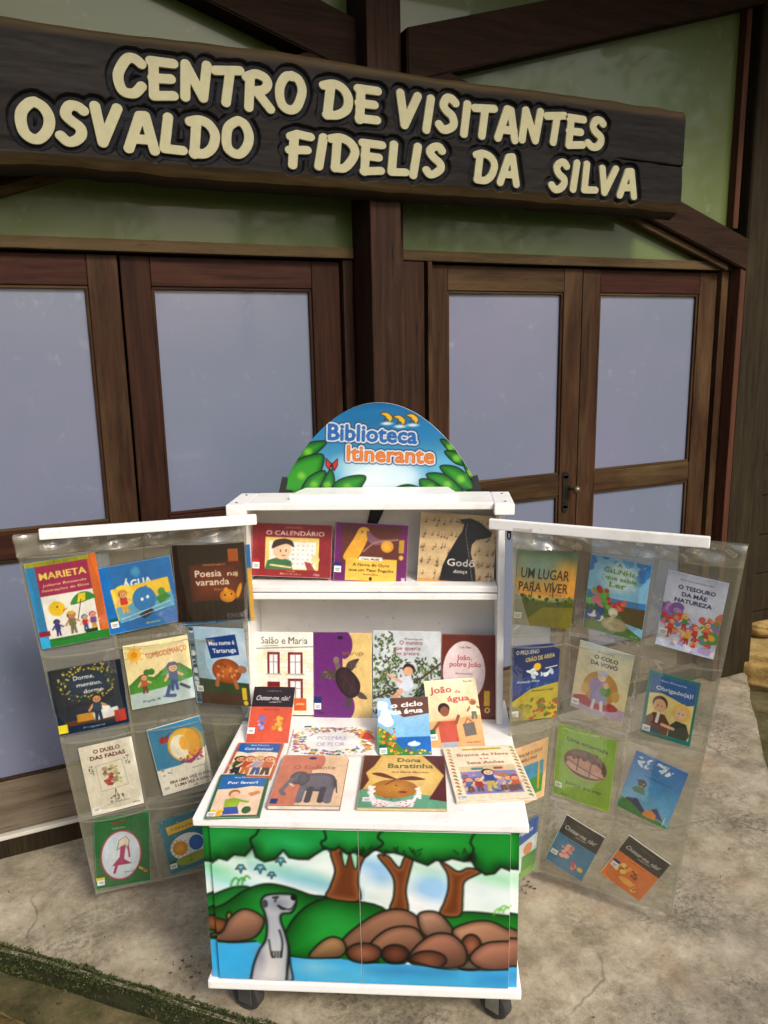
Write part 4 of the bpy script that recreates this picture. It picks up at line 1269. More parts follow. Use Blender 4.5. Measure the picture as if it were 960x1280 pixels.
# ---- wings: hanging rail + clear vinyl sheet with welded pockets
def wing(side, top, bot, zt, zb, rows, rail):
    """top/bot: four (x,y) points from the outer edge to the inner edge"""
    tp = np.array(top); bt = np.array(bot)
    def S_(cu, v, off=0.0):
        """cu in 0..3 (columns from the outer edge), v 0 top..1 bottom"""
        cu = np.asarray(cu, float); v = np.asarray(v, float)
        i = np.clip(cu.astype(int), 0, 2); t = (cu - i)[..., None]
        a = tp[i] * (1 - t) + tp[i + 1] * t; b = bt[i] * (1 - t) + bt[i + 1] * t
        p = a * (1 - v[..., None]) + b * v[..., None]
        tang = (tp[i + 1] - tp[i]) * (1 - v[..., None]) + (bt[i + 1] - bt[i]) * v[..., None]
        tang = tang / np.linalg.norm(tang, axis=-1, keepdims=True)
        nrm = np.stack([tang[..., 1], -tang[..., 0]], -1) * (1 if tang[..., 0].mean() > 0 else -1)
        p = p + nrm * np.asarray(off)[..., None]
        return np.stack([p[..., 0], p[..., 1], zt + (zb - zt) * v], -1)
    def grid(name, c0, c1, v0, v1, nu, nv, offf, mat, parent):
        CU, VV = np.meshgrid(np.linspace(c0, c1, nu), np.linspace(v0, v1, nv))
        P = S_(CU, VV, offf(CU, VV)).reshape(-1, 3)
        idx = np.arange(nu * nv).reshape(nv, nu)
        F = np.stack([idx[1:, :-1], idx[1:, 1:], idx[:-1, 1:], idx[:-1, :-1]], -1).reshape(-1, 4)
        return mesh_obj(name, P.tolist(), F.tolist(), M[mat], parent, True)
    def wv(CU, VV): return -.011 + .004 * np.sin(CU * 4.1 + side) * np.sin(VV * 9 + 1) - .002
    sheet = grid('pocket_sheet', 0, 3, 0, 1, 46, 60, wv, 'vinyl_back', cart)
    for r, (v0, v1) in enumerate(rows):
        for c in range(3):
            ph = r * 1.7 + c * 2.3 + side
            def of(CU, VV):
                t = (CU - c); q = (VV - v0) / (v1 - v0)
                bul = np.sin(np.pi * np.clip(t, 0, 1)) ** .6 * np.clip((1 - q) * 4, 0, 1) ** .7
                return -.008 + bul * (.019 + .003 * np.sin(CU * 7 + ph) + .003 * np.sin(VV * 30 + ph + CU * 3))
            grid('pocket', c + .012, c + .988, v0, v1, 14, 16, of, 'vinyl', sheet)
        grid('weld_seam', 0.0, 3.0, v1 - .001, v1 + .009, 40, 3, lambda CU, VV: wv(CU, VV) + .004, 'vinyl_seam', sheet)
        # turned-over mouth of the pocket row
        grid('pocket_mouth', 0.0, 3.0, v0 - .002, v0 + .003, 60, 3, lambda CU, VV: -.006 + np.abs(np.sin(CU * np.pi)) ** .6 * .019, 'vinyl_seam', sheet)
    for c in range(4):
        cc0, cc1 = {0: (0, .05), 1: (.975, 1.025), 2: (1.975, 2.025), 3: (2.95, 3.0)}[c]
        grid('weld_seam', cc0, cc1, 0.0, 1.0, 3, 50, lambda CU, VV: wv(CU, VV) + .006, 'vinyl_seam', sheet)
    # folded hem over the rail
    grid('hem', 0.0, 3.0, 0.0, .050, 70, 8, lambda CU, VV: .010 + .007 * np.sin(CU * 9 + side) * np.sin(VV * 75) + .003 * np.sin(CU * 23) + .004 * np.sin(CU * 5 + VV * 150), 'vinyl_seam', sheet)
    # rail
    (xa, ya), (xb, yb) = rail
    d = Vector((xb - xa, yb - ya, 0)); Ln = d.length; d.normalize(); n = Vector((d.y, -d.x, 0))
    bm = bmesh.new()
    box_bm(bm, 0, Ln, -.008, .008, -.0145, .0145, .003)
    bmesh.ops.transform(bm, verts=bm.verts, matrix=Matrix.Translation((xa, ya, zt + .002)) @ Matrix(((d.x, n.x, 0, 0), (d.y, n.y, 0, 0), (0, 0, 1, 0), (0, 0, 0, 1))))
    bmesh.ops.recalc_face_normals(bm, faces=bm.faces)
    bm_obj('hanging_rail', bm, M['white'], cart)
    return sheet
def vr(zt, zb, rows): return [((zt - a) / (zt - zb), (zt - b) / (zt - zb)) for a, b in rows]
wing(0, [(-.935, .268), (-.745, .345), (-.56, .418), (-.35, .458)], [(-.872, .388), (-.692, .462), (-.515, .535), (-.402, .492)], 1.228, .045,
     vr(1.228, .045, [(1.165, .893), (.868, .615), (.592, .335), (.318, .055)]), ((-.864, .275), (-.318, .452)))
wing(1, [(.946, .206), (.762, .298), (.577, .388), (.398, .408)], [(.869, .366), (.686, .459), (.503, .552), (.408, .412)], 1.214, .045,
     vr(1.214, .045, [(1.155, .902), (.868, .622), (.60, .345), (.318, .060)]), ((.862, .226), (.338, .445)))

# ================================================================== BOOKS
# place (bottom centre, right axis, up axis in cart space), width, height
PLACE = {
'marieta':((-0.824,0.339,0.899),(0.924,0.375,0.077),(-0.041,-0.102,0.994),0.183,0.256),
'agua':((-0.648,0.410,0.919),(0.923,0.373,0.094),(-0.057,-0.108,0.992),0.199,0.204),
'poesia':((-0.462,0.461,0.923),(0.985,0.173,0.006),(0.008,-0.077,0.997),0.206,0.239),
'dorme':((-0.810,0.368,0.619),(0.925,0.378,0.049),(-0.016,-0.092,0.996),0.196,0.210),
'tombo':((-0.624,0.441,0.668),(0.924,0.377,0.057),(-0.023,-0.095,0.995),0.183,0.208),
'tartaruga':((-0.449,0.460,0.658),(0.987,-0.157,0.016),(-0.027,-0.064,0.998),0.176,0.250),
'duelo':((-0.780,0.405,0.336),(0.924,0.375,0.080),(-0.045,-0.103,0.994),0.150,0.236),
'eraumavez':((-0.584,0.484,0.364),(0.920,0.368,0.138),(-0.098,-0.125,0.987),0.157,0.237),
'oculto':((-0.419,0.509,0.398),(0.992,-0.109,0.068),(-0.075,-0.062,0.995),0.139,0.198),
'menina':((-0.795,0.422,0.062),(0.921,0.385,-0.055),(0.081,-0.052,0.995),0.162,0.252),
'sollua':((-0.603,0.501,0.070),(0.920,0.369,0.131),(-0.091,-0.122,0.988),0.128,0.204),
'lugar':((0.484,0.426,0.923),(0.996,-0.064,-0.059),(0.053,-0.096,0.994),0.162,0.227),
'galinha':((0.667,0.376,0.919),(0.897,-0.431,-0.102),(0.048,-0.135,0.990),0.158,0.222),
'tesouro':((0.837,0.293,0.904),(0.895,-0.428,-0.123),(0.067,-0.144,0.987),0.146,0.216),
'areia':((0.471,0.447,0.630),(0.966,0.259,0.002),(0.018,-0.073,0.997),0.141,0.238),
'colo':((0.642,0.417,0.663),(0.894,-0.426,-0.138),(0.081,-0.150,0.985),0.150,0.216),
'obrigado':((0.814,0.335,0.631),(0.897,-0.431,-0.100),(0.046,-0.134,0.990),0.131,0.198),
'bracos':((0.448,0.440,0.360),(0.798,0.603,-0.027),(0.049,-0.020,0.999),0.162,0.195),
'enterrada':((0.616,0.464,0.354),(0.897,-0.433,-0.085),(0.033,-0.127,0.991),0.171,0.246),
'ar':((0.776,0.384,0.359),(0.879,-0.406,-0.249),(0.182,-0.198,0.963),0.144,0.206),
'azul':((0.429,0.446,0.093),(0.693,0.720,-0.046),(0.054,0.012,0.998),0.187,0.188),
'chatearazul':((0.580,0.511,0.090),(0.854,-0.382,-0.353),(0.276,-0.241,0.930),0.124,0.199),
'chatearlaranja':((0.737,0.433,0.094),(0.819,-0.353,-0.451),(0.367,-0.281,0.887),0.132,0.183),
'calendario':((-0.246,0.547,1.031),(0.999,-0.008,-0.037),(0.038,0.208,0.977),0.242,0.160),
'pato':((-0.009,0.544,1.016),(0.999,-0.011,-0.051),(0.052,0.208,0.977),0.218,0.175),
'godo':((0.245,0.543,1.011),(0.998,-0.013,-0.063),(0.065,0.207,0.976),0.224,0.207),
'salou':((-0.279,0.518,0.568),(1.000,-0.001,-0.007),(0.007,0.156,0.988),0.178,0.286),
'tarturoxa':((-0.098,0.521,0.588),(1.000,-0.000,-0.003),(0.003,0.156,0.988),0.179,0.266),
'arvore':((0.096,0.522,0.589),(1.000,-0.003,-0.016),(0.016,0.156,0.988),0.205,0.270),
'pobre':((0.286,0.522,0.591),(1.000,-0.003,-0.020),(0.020,0.156,0.987),0.171,0.258),
'chatearverm':((-0.300,0.356,0.592),(1.000,-0.004,-0.003),(0.005,0.788,0.616),0.125,0.178),
'flores':((-0.104,0.280,0.597),(0.999,0.049,0.000),(-0.049,0.999,0.000),0.240,0.164),
'ciclo':((0.101,0.298,0.592),(0.998,0.055,0.034),(-0.064,0.846,0.529),0.149,0.186),
'joaoagua':((0.249,0.346,0.592),(0.995,0.079,0.055),(-0.096,0.815,0.571),0.154,0.221),
'criancas':((-0.311,0.158,0.597),(1.000,0.006,0.000),(-0.006,1.000,0.000),0.131,0.187),
'menino':((-0.304,-0.018,0.597),(0.998,0.069,0.000),(-0.069,0.998,0.000),0.132,0.195),
'elefante':((-0.137,0.024,0.597),(1.000,0.018,0.000),(-0.018,1.000,0.000),0.179,0.243),
'barata':((0.104,0.029,0.597),(1.000,0.014,0.000),(-0.014,1.000,0.000),0.221,0.253),
'branca':((0.338,0.077,0.597),(0.992,0.125,0.000),(-0.125,0.992,0.000),0.200,0.266),
}
W_, K_, SK = (250, 248, 242), (28, 22, 22), (238, 190, 150)
def a_marieta(c):
    c.rect(0, 0, 1, 1, (170, 28, 92)); c.rect(0, 0, .13, 1, (40, 140, 190)); c.rect(.87, 0, 1, 1, (214, 110, 40)); c.rect(0, 0, .90, .055, (170, 170, 40)); c.rect(.13, .40, .87, 1, W_)
    c.rect(.13, .90, 1, 1, (44, 132, 56)); c.rect(0, .80, .16, .86, (150, 20, 60)); c.rect(0, .86, .13, 1, (60, 170, 214))
    c.t('MARIETA', .50, .21, .075, (250, 226, 110), w=.66, bold=.02); c.t('Juliana Resende', .5, .29, .028, (250, 230, 160), w=.62); c.t('ilustrações de Elma', .5, .35, .028, (250, 230, 160), w=.66)
    c.t('COLEÇÃO ARCO', .44, .043, .024, (110, 110, 20), w=.6)
    c.ell(.32, .56, .115, .085, (244, 206, 30)); c.poly([(.40, .58), (.48, .57), (.40, .61)], (226, 130, 30)); c.ell(.33, .54, .012, .01, K_)
    c.poly([(.52, .54), (.62, .44), (.78, .42), (.90, .50), (.80, .52), (.66, .54)], (50, 150, 60), sm=True); c.poly([(.62, .53), (.66, .43), (.76, .43), (.74, .52)], (246, 214, 40)); c.line([(.68, .50), (.58, .74)], .012, (90, 50, 30))
    c.kid(.28, .88, .20, (90, 70, 160), K_, (60, 60, 140), (60, 50, 120)); c.kid(.50, .88, .26, (220, 160, 120), (70, 40, 30), (130, 126, 90), (130, 126, 90), (230, 190, 40)); c.kid(.68, .88, .20, SK, (40, 100, 170), (190, 40, 50), (40, 90, 170)); c.kid(.80, .88, .22, SK, (200, 50, 120), (120, 80, 160), (210, 160, 60))
    c.rect(.66, .86, .84, .90, (20, 60, 24))
def a_agua(c):
    c.rect(0, 0, 1, 1, (28, 118, 188)); c.ell(.5, .14, .07, .08, (90, 170, 214), (50, 140, 200)); c.t('ÁGUA', .5, .36, .11, (240, 248, 250), w=.40, bold=.03)
    c.poly([(.12, .34), (.92, .30), (.94, .62), (.15, .82)], (244, 206, 70)); c.poly([(.15, .62), (.94, .52), (.95, .74), (.17, .86)], (110, 180, 214)); c.ell(.28, .46, .14, .16, (246, 220, 90))
    c.ell(.55, .56, .16, .18, (46, 132, 196)); c.poly([(.52, .42), (.60, .36), (.64, .44)], (46, 132, 196)); c.ell(.52, .56, .02, .025, W_); c.ell(.60, .54, .02, .025, W_)
    c.kid(.27, .72, .34, SK, (150, 70, 30), (210, 60, 50), (240, 180, 60), (226, 150, 50)); c.poly([(.44, .78), (.62, .70), (.66, .78), (.50, .86)], (40, 50, 70)); c.poly([(.70, .58), (.86, .52), (.92, .60), (.76, .68)], (70, 150, 60)); c.ell(.80, .50, .05, .06, (90, 160, 70))
    c.t('ilustrações', .62, .94, .03, (220, 200, 90), w=.2); c.line([(.2, .80), (.9, .66)], .012, (210, 232, 240)); c.line([(.3, .84), (.8, .74)], .008, (230, 240, 244))
def a_poesia(c):
    c.rect(0, 0, 1, 1, (44, 24, 18)); c.poly([(.20, .26), (.94, .22), (.96, .74), (.22, .76)], (126, 54, 26), rim=(80, 34, 20), rw=.2); c.rect(.76, .08, .90, .24, (176, 92, 34)); c.t('Poesia', .47, .42, .085, (244, 234, 214), w=.36); c.t('varanda', .52, .53, .085, (244, 234, 214), w=.46); c.t('na', .80, .42, .06, (244, 234, 214), w=.13)
    c.t('Sonia Junqueira', .56, .28, .025, (210, 160, 90), w=.30); c.t('Flávio', .62, .60, .025, (210, 160, 90), w=.16); c.rect(0, .74, 1, 1, (32, 18, 16))
    for x in np.arange(.05, 1, .09): c.line([(x, .76), (x, .98)], .02, (58, 32, 22))
    c.ell(.72, .68, .11, .085, (236, 168, 40), (214, 130, 24)); c.ell(.88, .62, .03, .10, (226, 160, 40), rot=.3); c.ell(.68, .67, .012, .012, K_); c.ell(.77, .66, .012, .012, K_); c.ell(.70, .60, .03, .03, (236, 168, 40)); c.ell(.86, .40, .02, .04, (220, 180, 130)); c.line([(.86, .30), (.86, .38)], .008, K_)
def a_dorme(c):
    c.rect(0, 0, 1, 1, (16, 40, 66)); c.poly([(.0, .0), (1, 0), (1, .55), (0, .65)], (20, 52, 84), rim=(10, 26, 46), rw=.3)
    q = random.Random(3)
    for _ in range(130):
        t = q.uniform(0, 6.28); r = q.uniform(.75, 1.15); c.ell(.50 + .36 * r * math.cos(t), .26 + .26 * r * math.sin(t), .014, .012, q.choice([(196, 180, 60), (150, 140, 40), (90, 110, 50), (220, 200, 90)]), rot=t)
    for x in (.08, .16, .88, .95): c.line([(x, 0), (x + .02, .7)], .018, (8, 18, 34))
    c.t('Dorme,', .46, .20, .06, W_, w=.28); c.t('menino,', .52, .31, .06, W_, w=.34); c.t('dorme', .56, .42, .06, W_, w=.26)
    c.rect(.10, .80, .84, .88, (96, 60, 36)); c.rect(.28, .72, .52, .84, (206, 150, 50)); c.poly([(.50, .74), (.86, .70), (.88, .84), (.52, .86)], (232, 234, 234)); c.ell(.66, .70, .10, .05, (244, 244, 240)); c.kid(.58, .86, .40, (220, 160, 110), (50, 30, 24), (30, 70, 100), (30, 50, 80))
    c.rect(.80, .76, .96, .94, (196, 64, 48)); c.t('Programa', .5, .95, .025, (150, 170, 180), w=.3); c.rect(0, .84, .13, .97, (230, 214, 50))
def a_tombo(c):
    c.rect(0, 0, 1, 1, (244, 228, 176)); c.ell(.15, .16, .10, .10, (244, 192, 60)); c.ell(.15, .16, .05, .05, (226, 150, 30))
    for t in np.arange(0, 6.28, .7): c.line([(.15 + .11 * math.cos(t), .16 + .11 * math.sin(t)), (.15 + .15 * math.cos(t), .16 + .15 * math.sin(t))], .012, (230, 160, 40))
    c.t('TOMBODEMARÇO', .64, .24, .085, (190, 70, 30), w=.64, rot=-.06, bold=.0)
    c.poly([(0, .62), (.2, .48), (.40, .55), (.6, .42), (.82, .40), (1, .55), (1, .85), (0, .85)], (80, 160, 50), sm=False, rim=(54, 126, 40), rw=.1); c.poly([(0, .76), (.5, .74), (1, .66), (1, 1), (0, 1)], (196, 214, 214))
    c.ell(.30, .46, .05, .05, (50, 130, 50)); c.ell(.37, .46, .05, .05, (50, 130, 50)); c.kid(.24, .78, .30, SK, (160, 60, 40), (200, 100, 60), (120, 70, 50)); c.kid(.70, .82, .44, SK, (70, 80, 120), (60, 90, 140), (60, 90, 150), (40, 60, 110)); c.line([(.62, .74), (.56, .88), (.68, .90)], .06, (70, 96, 150)); c.line([(.80, .74), (.92, .82)], .05, (60, 70, 90))
    c.t('Angela M.', .32, .92, .04, (80, 100, 120), w=.3); c.t('Moraes', .6, .90, .035, (80, 100, 120), w=.2)
def a_tartaruga(c):
    c.rect(0, 0, 1, 1, (176, 206, 222)); c.ell(.7, .25, .4, .2, (206, 222, 230), a=.8, soft=20); c.rect(0, 0, .10, 1, (120, 140, 150))
    q = random.Random(2)
    for i in range(30): c.ell(.05, q.random(), .04, .02, (226, 232, 232) if i % 2 else (60, 90, 100), rot=q.random() * 3)
    c.poly([(.30, .14), (.84, .07), (.88, .33), (.36, .40)], (28, 72, 140)); c.t('Meu nome é', .585, .215, .055, W_, w=.46, rot=-.1, bold=.015); c.t('Tartaruga', .62, .31, .055, W_, w=.42, rot=-.1, bold=.015)
    c.poly([(.1, .66), (1, .70), (1, 1), (.1, 1)], (62, 82, 52)); c.rect(.1, .84, 1, 1, (92, 60, 50), a=.8)
    c.ell(.62, .55, .26, .16, (196, 116, 60), (150, 76, 36)); c.ell(.90, .52, .08, .05, (176, 120, 90)); c.line([(.45, .64), (.42, .74)], .07, (176, 110, 70)); c.line([(.74, .64), (.78, .76)], .07, (176, 110, 70)); c.dots(16, .44, .46, .8, .62, [(150, 80, 40), (220, 150, 90)], .03, 4)
    c.rect(.86, .76, .94, .92, (216, 190, 60)); c.ell(.91, .96, .04, .03, (220, 200, 80))
def a_duelo(c):
    c.rect(0, 0, 1, 1, (232, 226, 208)); c.t('O DUELO', .50, .12, .055, (110, 30, 24), w=.50, bold=.03); c.t('DAS FADAS', .50, .21, .055, (110, 30, 24), w=.66, bold=.03)
    c.line([(.24, .30), (.74, .28), (.78, .66), (.26, .68), (.24, .30)], .008, (150, 140, 120))
    c.dots(46, .38, .34, .66, .62, [(170, 180, 110), (190, 110, 110), (140, 150, 90), (210, 190, 150), (120, 90, 60)], .035, 6, a=.7); c.dots(14, .36, .46, .52, .60, [(190, 60, 70), (160, 60, 50)], .03, 7)
    for x, y in ((.16, .34), (.84, .30)): c.dots(12, x - .06, y - .06, x + .06, y + .06, [(90, 80, 70)], .012, int(x * 90)); c.line([(x, y - .06), (x + .02, y + .08)], .008, (80, 70, 60))
    c.line([(.52, .68), (.48, .84), (.56, .84), (.52, .68)], .012, (90, 84, 70)); c.dots(24, .40, .78, .66, .88, [(120, 112, 96), (80, 74, 62)], .016, 9); c.line([(.3, .89), (.74, .88)], .008, (110, 100, 84)); c.t('editora', .86, .955, .025, (60, 60, 56), w=.14)
def a_eraumavez(c):
    c.rect(0, 0, 1, 1, (238, 232, 216)); c.rect(0, 0, 1, .62, (60, 138, 176)); c.ell(.60, .34, .30, .24, (250, 214, 90), (236, 180, 50)); c.ell(.52, .36, .18, .18, (246, 240, 214)); c.ell(.80, .34, .18, .22, (224, 160, 50), a=.7); c.poly([(0, .62), (.3, .66), (.55, .60), (.8, .52), (1, .44), (1, .7), (0, .7)], (238, 232, 216))
    c.poly([(.50, .60), (.72, .56), (.92, .46), (.88, .54), (.66, .64)], (160, 60, 110)); c.dots(26, .48, .46, .92, .62, [(200, 80, 60), (110, 80, 150), (226, 120, 60)], .022, 3); c.ell(.26, .20, .09, .05, (176, 50, 50), rot=-.4); c.line([(.30, .18), (.40, .12)], .02, (80, 40, 50)); c.ell(.60, .32, .08, .10, (250, 186, 60)); c.dots(9, .06, .62, .3, .72, [(150, 160, 170)], .02, 5)
    c.t('Alonso Alvarez', .78, .72, .022, (110, 100, 90), w=.24); c.t('ERA UMA VEZ O SOL', .58, .86, .042, (70, 30, 30), w=.78, bold=.02); c.t('E UMA VEZ A LUA...', .60, .925, .042, (70, 30, 30), w=.68, bold=.02); c.line([(.6, .98), (.68, .955), (.66, .985)], .012, (150, 40, 40))
def a_oculto(c):
    c.rect(0, 0, 1, 1, (150, 148, 116)); c.rect(.08, .30, .92, .92, (120, 124, 90)); c.t('O JARDIM', .5, .2, .09, (110, 60, 50), w=.7); c.dots(30, .1, .35, .9, .9, [(96, 104, 70), (150, 140, 100), (130, 110, 80)], .06, 3); c.ell(.12, .9, .06, .08, (60, 80, 110))
def a_menina(c):
    c.rect(0, 0, 1, 1, (34, 112, 60)); c.t('Flicts', .44, .115, .045, (150, 40, 40), w=.24, bold=.02); c.t('Sandra Silva', .44, .175, .022, (200, 210, 180), w=.24); c.ell(.47, .56, .37, .355, (190, 50, 80)); c.ell(.47, .56, .345, .335, (224, 232, 240), (206, 220, 234))
    c.poly([(.44, .34), (.56, .30), (.62, .36), (.60, .50), (.54, .40), (.40, .48)], (226, 222, 206), ln=(120, 110, 100), lw=.012); c.poly([(.46, .44), (.56, .42), (.52, .62), (.66, .70), (.30, .70), (.44, .58)], (176, 40, 110)); c.line([(.38, .70), (.34, .80)], .05, (176, 40, 110)); c.line([(.60, .44), (.62, .60)], .03, (176, 40, 110)); c.ell(.54, .36, .045, .05, (240, 214, 196)); c.poly([(.80, .76), (.94, .84), (.92, .87), (.78, .79)], (200, 180, 70)); c.line([(.86, .82), (1, .86)], .03, (190, 50, 60)); c.t('Ilustrações', .62, .82, .02, (110, 90, 110), w=.18); c.rect(0, .84, .16, .89, (230, 210, 60))
def a_sollua(c):
    c.rect(0, 0, 1, 1, (24, 122, 140)); c.dots(30, .02, .02, .98, .98, [(60, 170, 176), (226, 206, 80)], .014, 8); c.poly([(.14, .14), (.86, .10), (.88, .25), (.16, .29)], (236, 190, 60)); c.t('O sol e a lua', .51, .22, .05, (60, 100, 60), w=.56, rot=-.03)
    c.ell(.55, .58, .42, .24, (236, 238, 232)); c.ell(.36, .58, .17, .13, (236, 180, 40), (214, 140, 30)); c.ell(.76, .56, .17, .14, (50, 120, 200), (40, 100, 180)); c.poly([(.2, .86), (.3, .76), (.9, .72), (.95, .86), (.5, .92)], (150, 170, 60), sm=True); c.dots(16, .28, .76, .9, .88, [(200, 150, 60), (110, 150, 50)], .03, 3)
    for t in np.arange(0, 6.28, .5): c.line([(.36 + .18 * math.cos(t), .58 + .14 * math.sin(t)), (.36 + .22 * math.cos(t), .58 + .17 * math.sin(t))], .02, (214, 140, 30))
def a_lugar(c):
    c.rect(0, 0, 1, 1, (126, 142, 110)); c.C[:int(c.ny * .6)] = np.linspace(0, 1, int(c.ny * .6))[:, None, None] * np.array((226, 160, 70)) + np.linspace(1, 0, int(c.ny * .6))[:, None, None] * np.array((104, 134, 118))
    c.ell(.35, .25, .3, .14, (120, 156, 160), a=.7, soft=22); c.ell(.85, .35, .2, .2, (232, 166, 70), a=.7, soft=20); c.poly([(0, .66), (.35, .62), (.6, .68), (1, .62), (1, 1), (0, 1)], (84, 96, 40)); c.poly([(.1, 1), (.5, .74), (1, .72), (1, 1)], (126, 120, 44)); c.ell(.45, .62, .25, .03, (240, 210, 110), a=.8, soft=6); c.dots(20, 0, .6, 1, .7, [(60, 80, 30), (100, 120, 40)], .03, 5)
    c.t('UM LUGAR', .48, .37, .13, (40, 40, 30), w=.80, bold=.01, rot=.02); c.t('PARA VIVER', .47, .54, .12, (40, 40, 30), w=.82, bold=.01); c.line([(.3, .40), (.28, .62)], .015, (40, 40, 30)); c.line([(.62, .40), (.64, .6)], .015, (40, 40, 30)); c.dots(6, .6, .56, .9, .6, [(60, 60, 40)], .01, 1)
def a_galinha(c):
    c.rect(0, 0, 1, 1, (150, 206, 234)); c.dots(26, 0, 0, 1, .28, [(60, 130, 200), (190, 226, 240), (90, 170, 220)], .07, 2, a=.8); c.ell(.5, .25, .3, .17, (226, 240, 240), a=.8, soft=14)
    g = (106, 160, 50); c.t('A', .50, .10, .055, g, bold=.02); c.t('GaLiNHa', .50, .19, .06, g, w=.52, bold=.02); c.t('que sabia', .54, .275, .05, g, w=.52, bold=.02); c.t('Ler', .50, .37, .07, g, w=.28, bold=.02)
    c.poly([(0, .46), (.4, .52), (1, .50), (1, .62), (0, .62)], (70, 140, 200)); c.poly([(.5, .60), (1, .58), (1, .84), (.62, .80)], (104, 84, 44)); c.poly([(0, .60), (.5, .62), (.7, .84), (1, .96), (1, 1), (0, 1)], (90, 130, 60)); c.dots(30, 0, .42, .40, .66, [(90, 170, 70), (226, 130, 150), (200, 40, 60), (120, 190, 80)], .06, 6); c.dots(14, .4, .54, .66, .64, [(206, 50, 60), (230, 120, 90)], .04, 7)
    c.dots(24, 0, .66, .3, .86, [(40, 90, 150), (230, 236, 240), (60, 120, 60)], .05, 9); c.ell(.52, .86, .22, .09, (206, 196, 160), (170, 160, 120)); c.ell(.48, .70, .08, .06, (226, 220, 190)); c.ell(.48, .70, .05, .035, (240, 240, 230)); c.line([(.5, .74), (.44, .82)], .06, (206, 196, 160)); c.ell(.55, .87, .12, .04, (180, 170, 130)); c.t('Editora', .88, .97, .02, (200, 210, 190), w=.12)
def a_tesouro(c):
    c.rect(0, 0, 1, 1, (206, 212, 234)); c.ell(.5, .28, .6, .22, (222, 226, 240), a=.8, soft=18); n = (30, 44, 100); c.t('Hardy Guedes Alcoforado Filho', .5, .09, .018, (120, 120, 150), w=.56); c.t('O TESOURO', .52, .20, .05, n, w=.62, bold=.03); c.t('DA MÃE', .50, .285, .05, n, w=.42, bold=.03); c.t('NATUREZA', .50, .37, .05, n, w=.62, bold=.03)
    c.dots(16, 0, .42, .3, .60, [(170, 120, 190), (200, 150, 210), (140, 100, 170)], .08, 1); c.dots(14, .7, .44, 1, .8, [(226, 130, 80), (150, 120, 180), (80, 160, 90)], .08, 2); c.rect(0, .60, .3, .68, (60, 130, 180)); c.dots(80, .05, .52, .95, .90, [(230, 70, 50), (246, 180, 60), (240, 200, 160), (90, 160, 110), (240, 150, 120), (110, 140, 200), (220, 90, 80)], .045, 3); c.dots(26, 0, .88, 1, 1, [(236, 236, 244), (190, 170, 210), (210, 220, 236)], .06, 4)
    for i, (x, y) in enumerate([(.2, .82), (.42, .72), (.62, .84), (.8, .76), (.5, .9)]): c.kid(x, y, .22, (246, 200, 160), [(200, 60, 40), (240, 190, 60), (226, 80, 40), (160, 80, 40), (210, 50, 50)][i], [(230, 70, 60), (80, 150, 90), (220, 60, 60), (220, 130, 70), (240, 190, 60)][i], (190, 60, 60))
def a_areia(c):
    c.rect(0, 0, 1, 1, (24, 48, 112)); c.poly([(0, .44), (1, .34), (1, .60), (0, .66)], (30, 74, 150)); c.dots(14, 0, .46, 1, .58, [(60, 110, 180), (24, 56, 120)], .08, 3, .3); c.poly([(0, .74), (.4, .58), (1, .52), (1, 1), (0, 1)], (196, 180, 70)); c.t('O PEQUENO', .30, .11, .05, (230, 226, 200), w=.48, bold=.01); c.t('GRÃO DE AREIA', .58, .20, .055, (240, 220, 120), w=.62, bold=.01, rot=-.1)
    c.ell(.52, .29, .08, .05, (246, 200, 40)); c.dots(12, .34, .34, .86, .42, [(240, 244, 250), (206, 220, 240)], .06, 5, .6); c.line([(.7, .32), (.95, .30)], .02, (240, 244, 250)); c.t('Amanda Filho', .34, .49, .03, (236, 232, 214), w=.48); c.t('Alessandra Longo', .66, .62, .03, (70, 80, 40), w=.48); c.dots(40, .4, .72, 1, 1, [(96, 120, 40), (150, 110, 50), (190, 90, 50), (120, 140, 50)], .04, 8); c.dots(16, 0, .8, .4, 1, [(170, 160, 70), (140, 140, 60)], .05, 9)
def a_colo(c):
    c.C[:] = np.array((214, 214, 190)) * (1 - np.linspace(0, 1, c.ny)[:, None, None]) + np.array((236, 214, 160)) * np.linspace(0, 1, c.ny)[:, None, None]
    c.rect(0, 0, 1, .06, (190, 206, 206), a=.6); c.t('Leila', .5, .09, .018, (110, 120, 120), w=.3); c.t('O COLO', .52, .19, .055, (60, 70, 100), w=.44, bold=.03); c.t('DA VOVÓ', .50, .28, .055, (60, 70, 100), w=.50, bold=.03); c.poly([(0, .80), (.5, .78), (1, .84), (1, 1), (0, 1)], (190, 170, 190)); c.ell(.45, .84, .42, .085, (176, 34, 56)); c.ell(.5, .6, .32, .24, (216, 172, 80), (190, 140, 60)); c.ell(.22, .66, .07, .08, (216, 172, 80)); c.ell(.8, .66, .07, .08, (216, 172, 80))
    c.ell(.46, .58, .17, .14, (160, 140, 186)); c.poly([(.34, .64), (.62, .64), (.66, .82), (.34, .82)], (150, 140, 190)); c.ell(.50, .42, .085, .075, (236, 200, 170)); c.ell(.50, .38, .10, .045, (190, 196, 214)); c.ell(.60, .62, .10, .08, (90, 150, 70)); c.ell(.60, .54, .05, .045, (240, 196, 160)); c.line([(.42, .80), (.40, .92)], .06, (220, 214, 226)); c.line([(.56, .80), (.58, .92)], .06, (220, 214, 226))
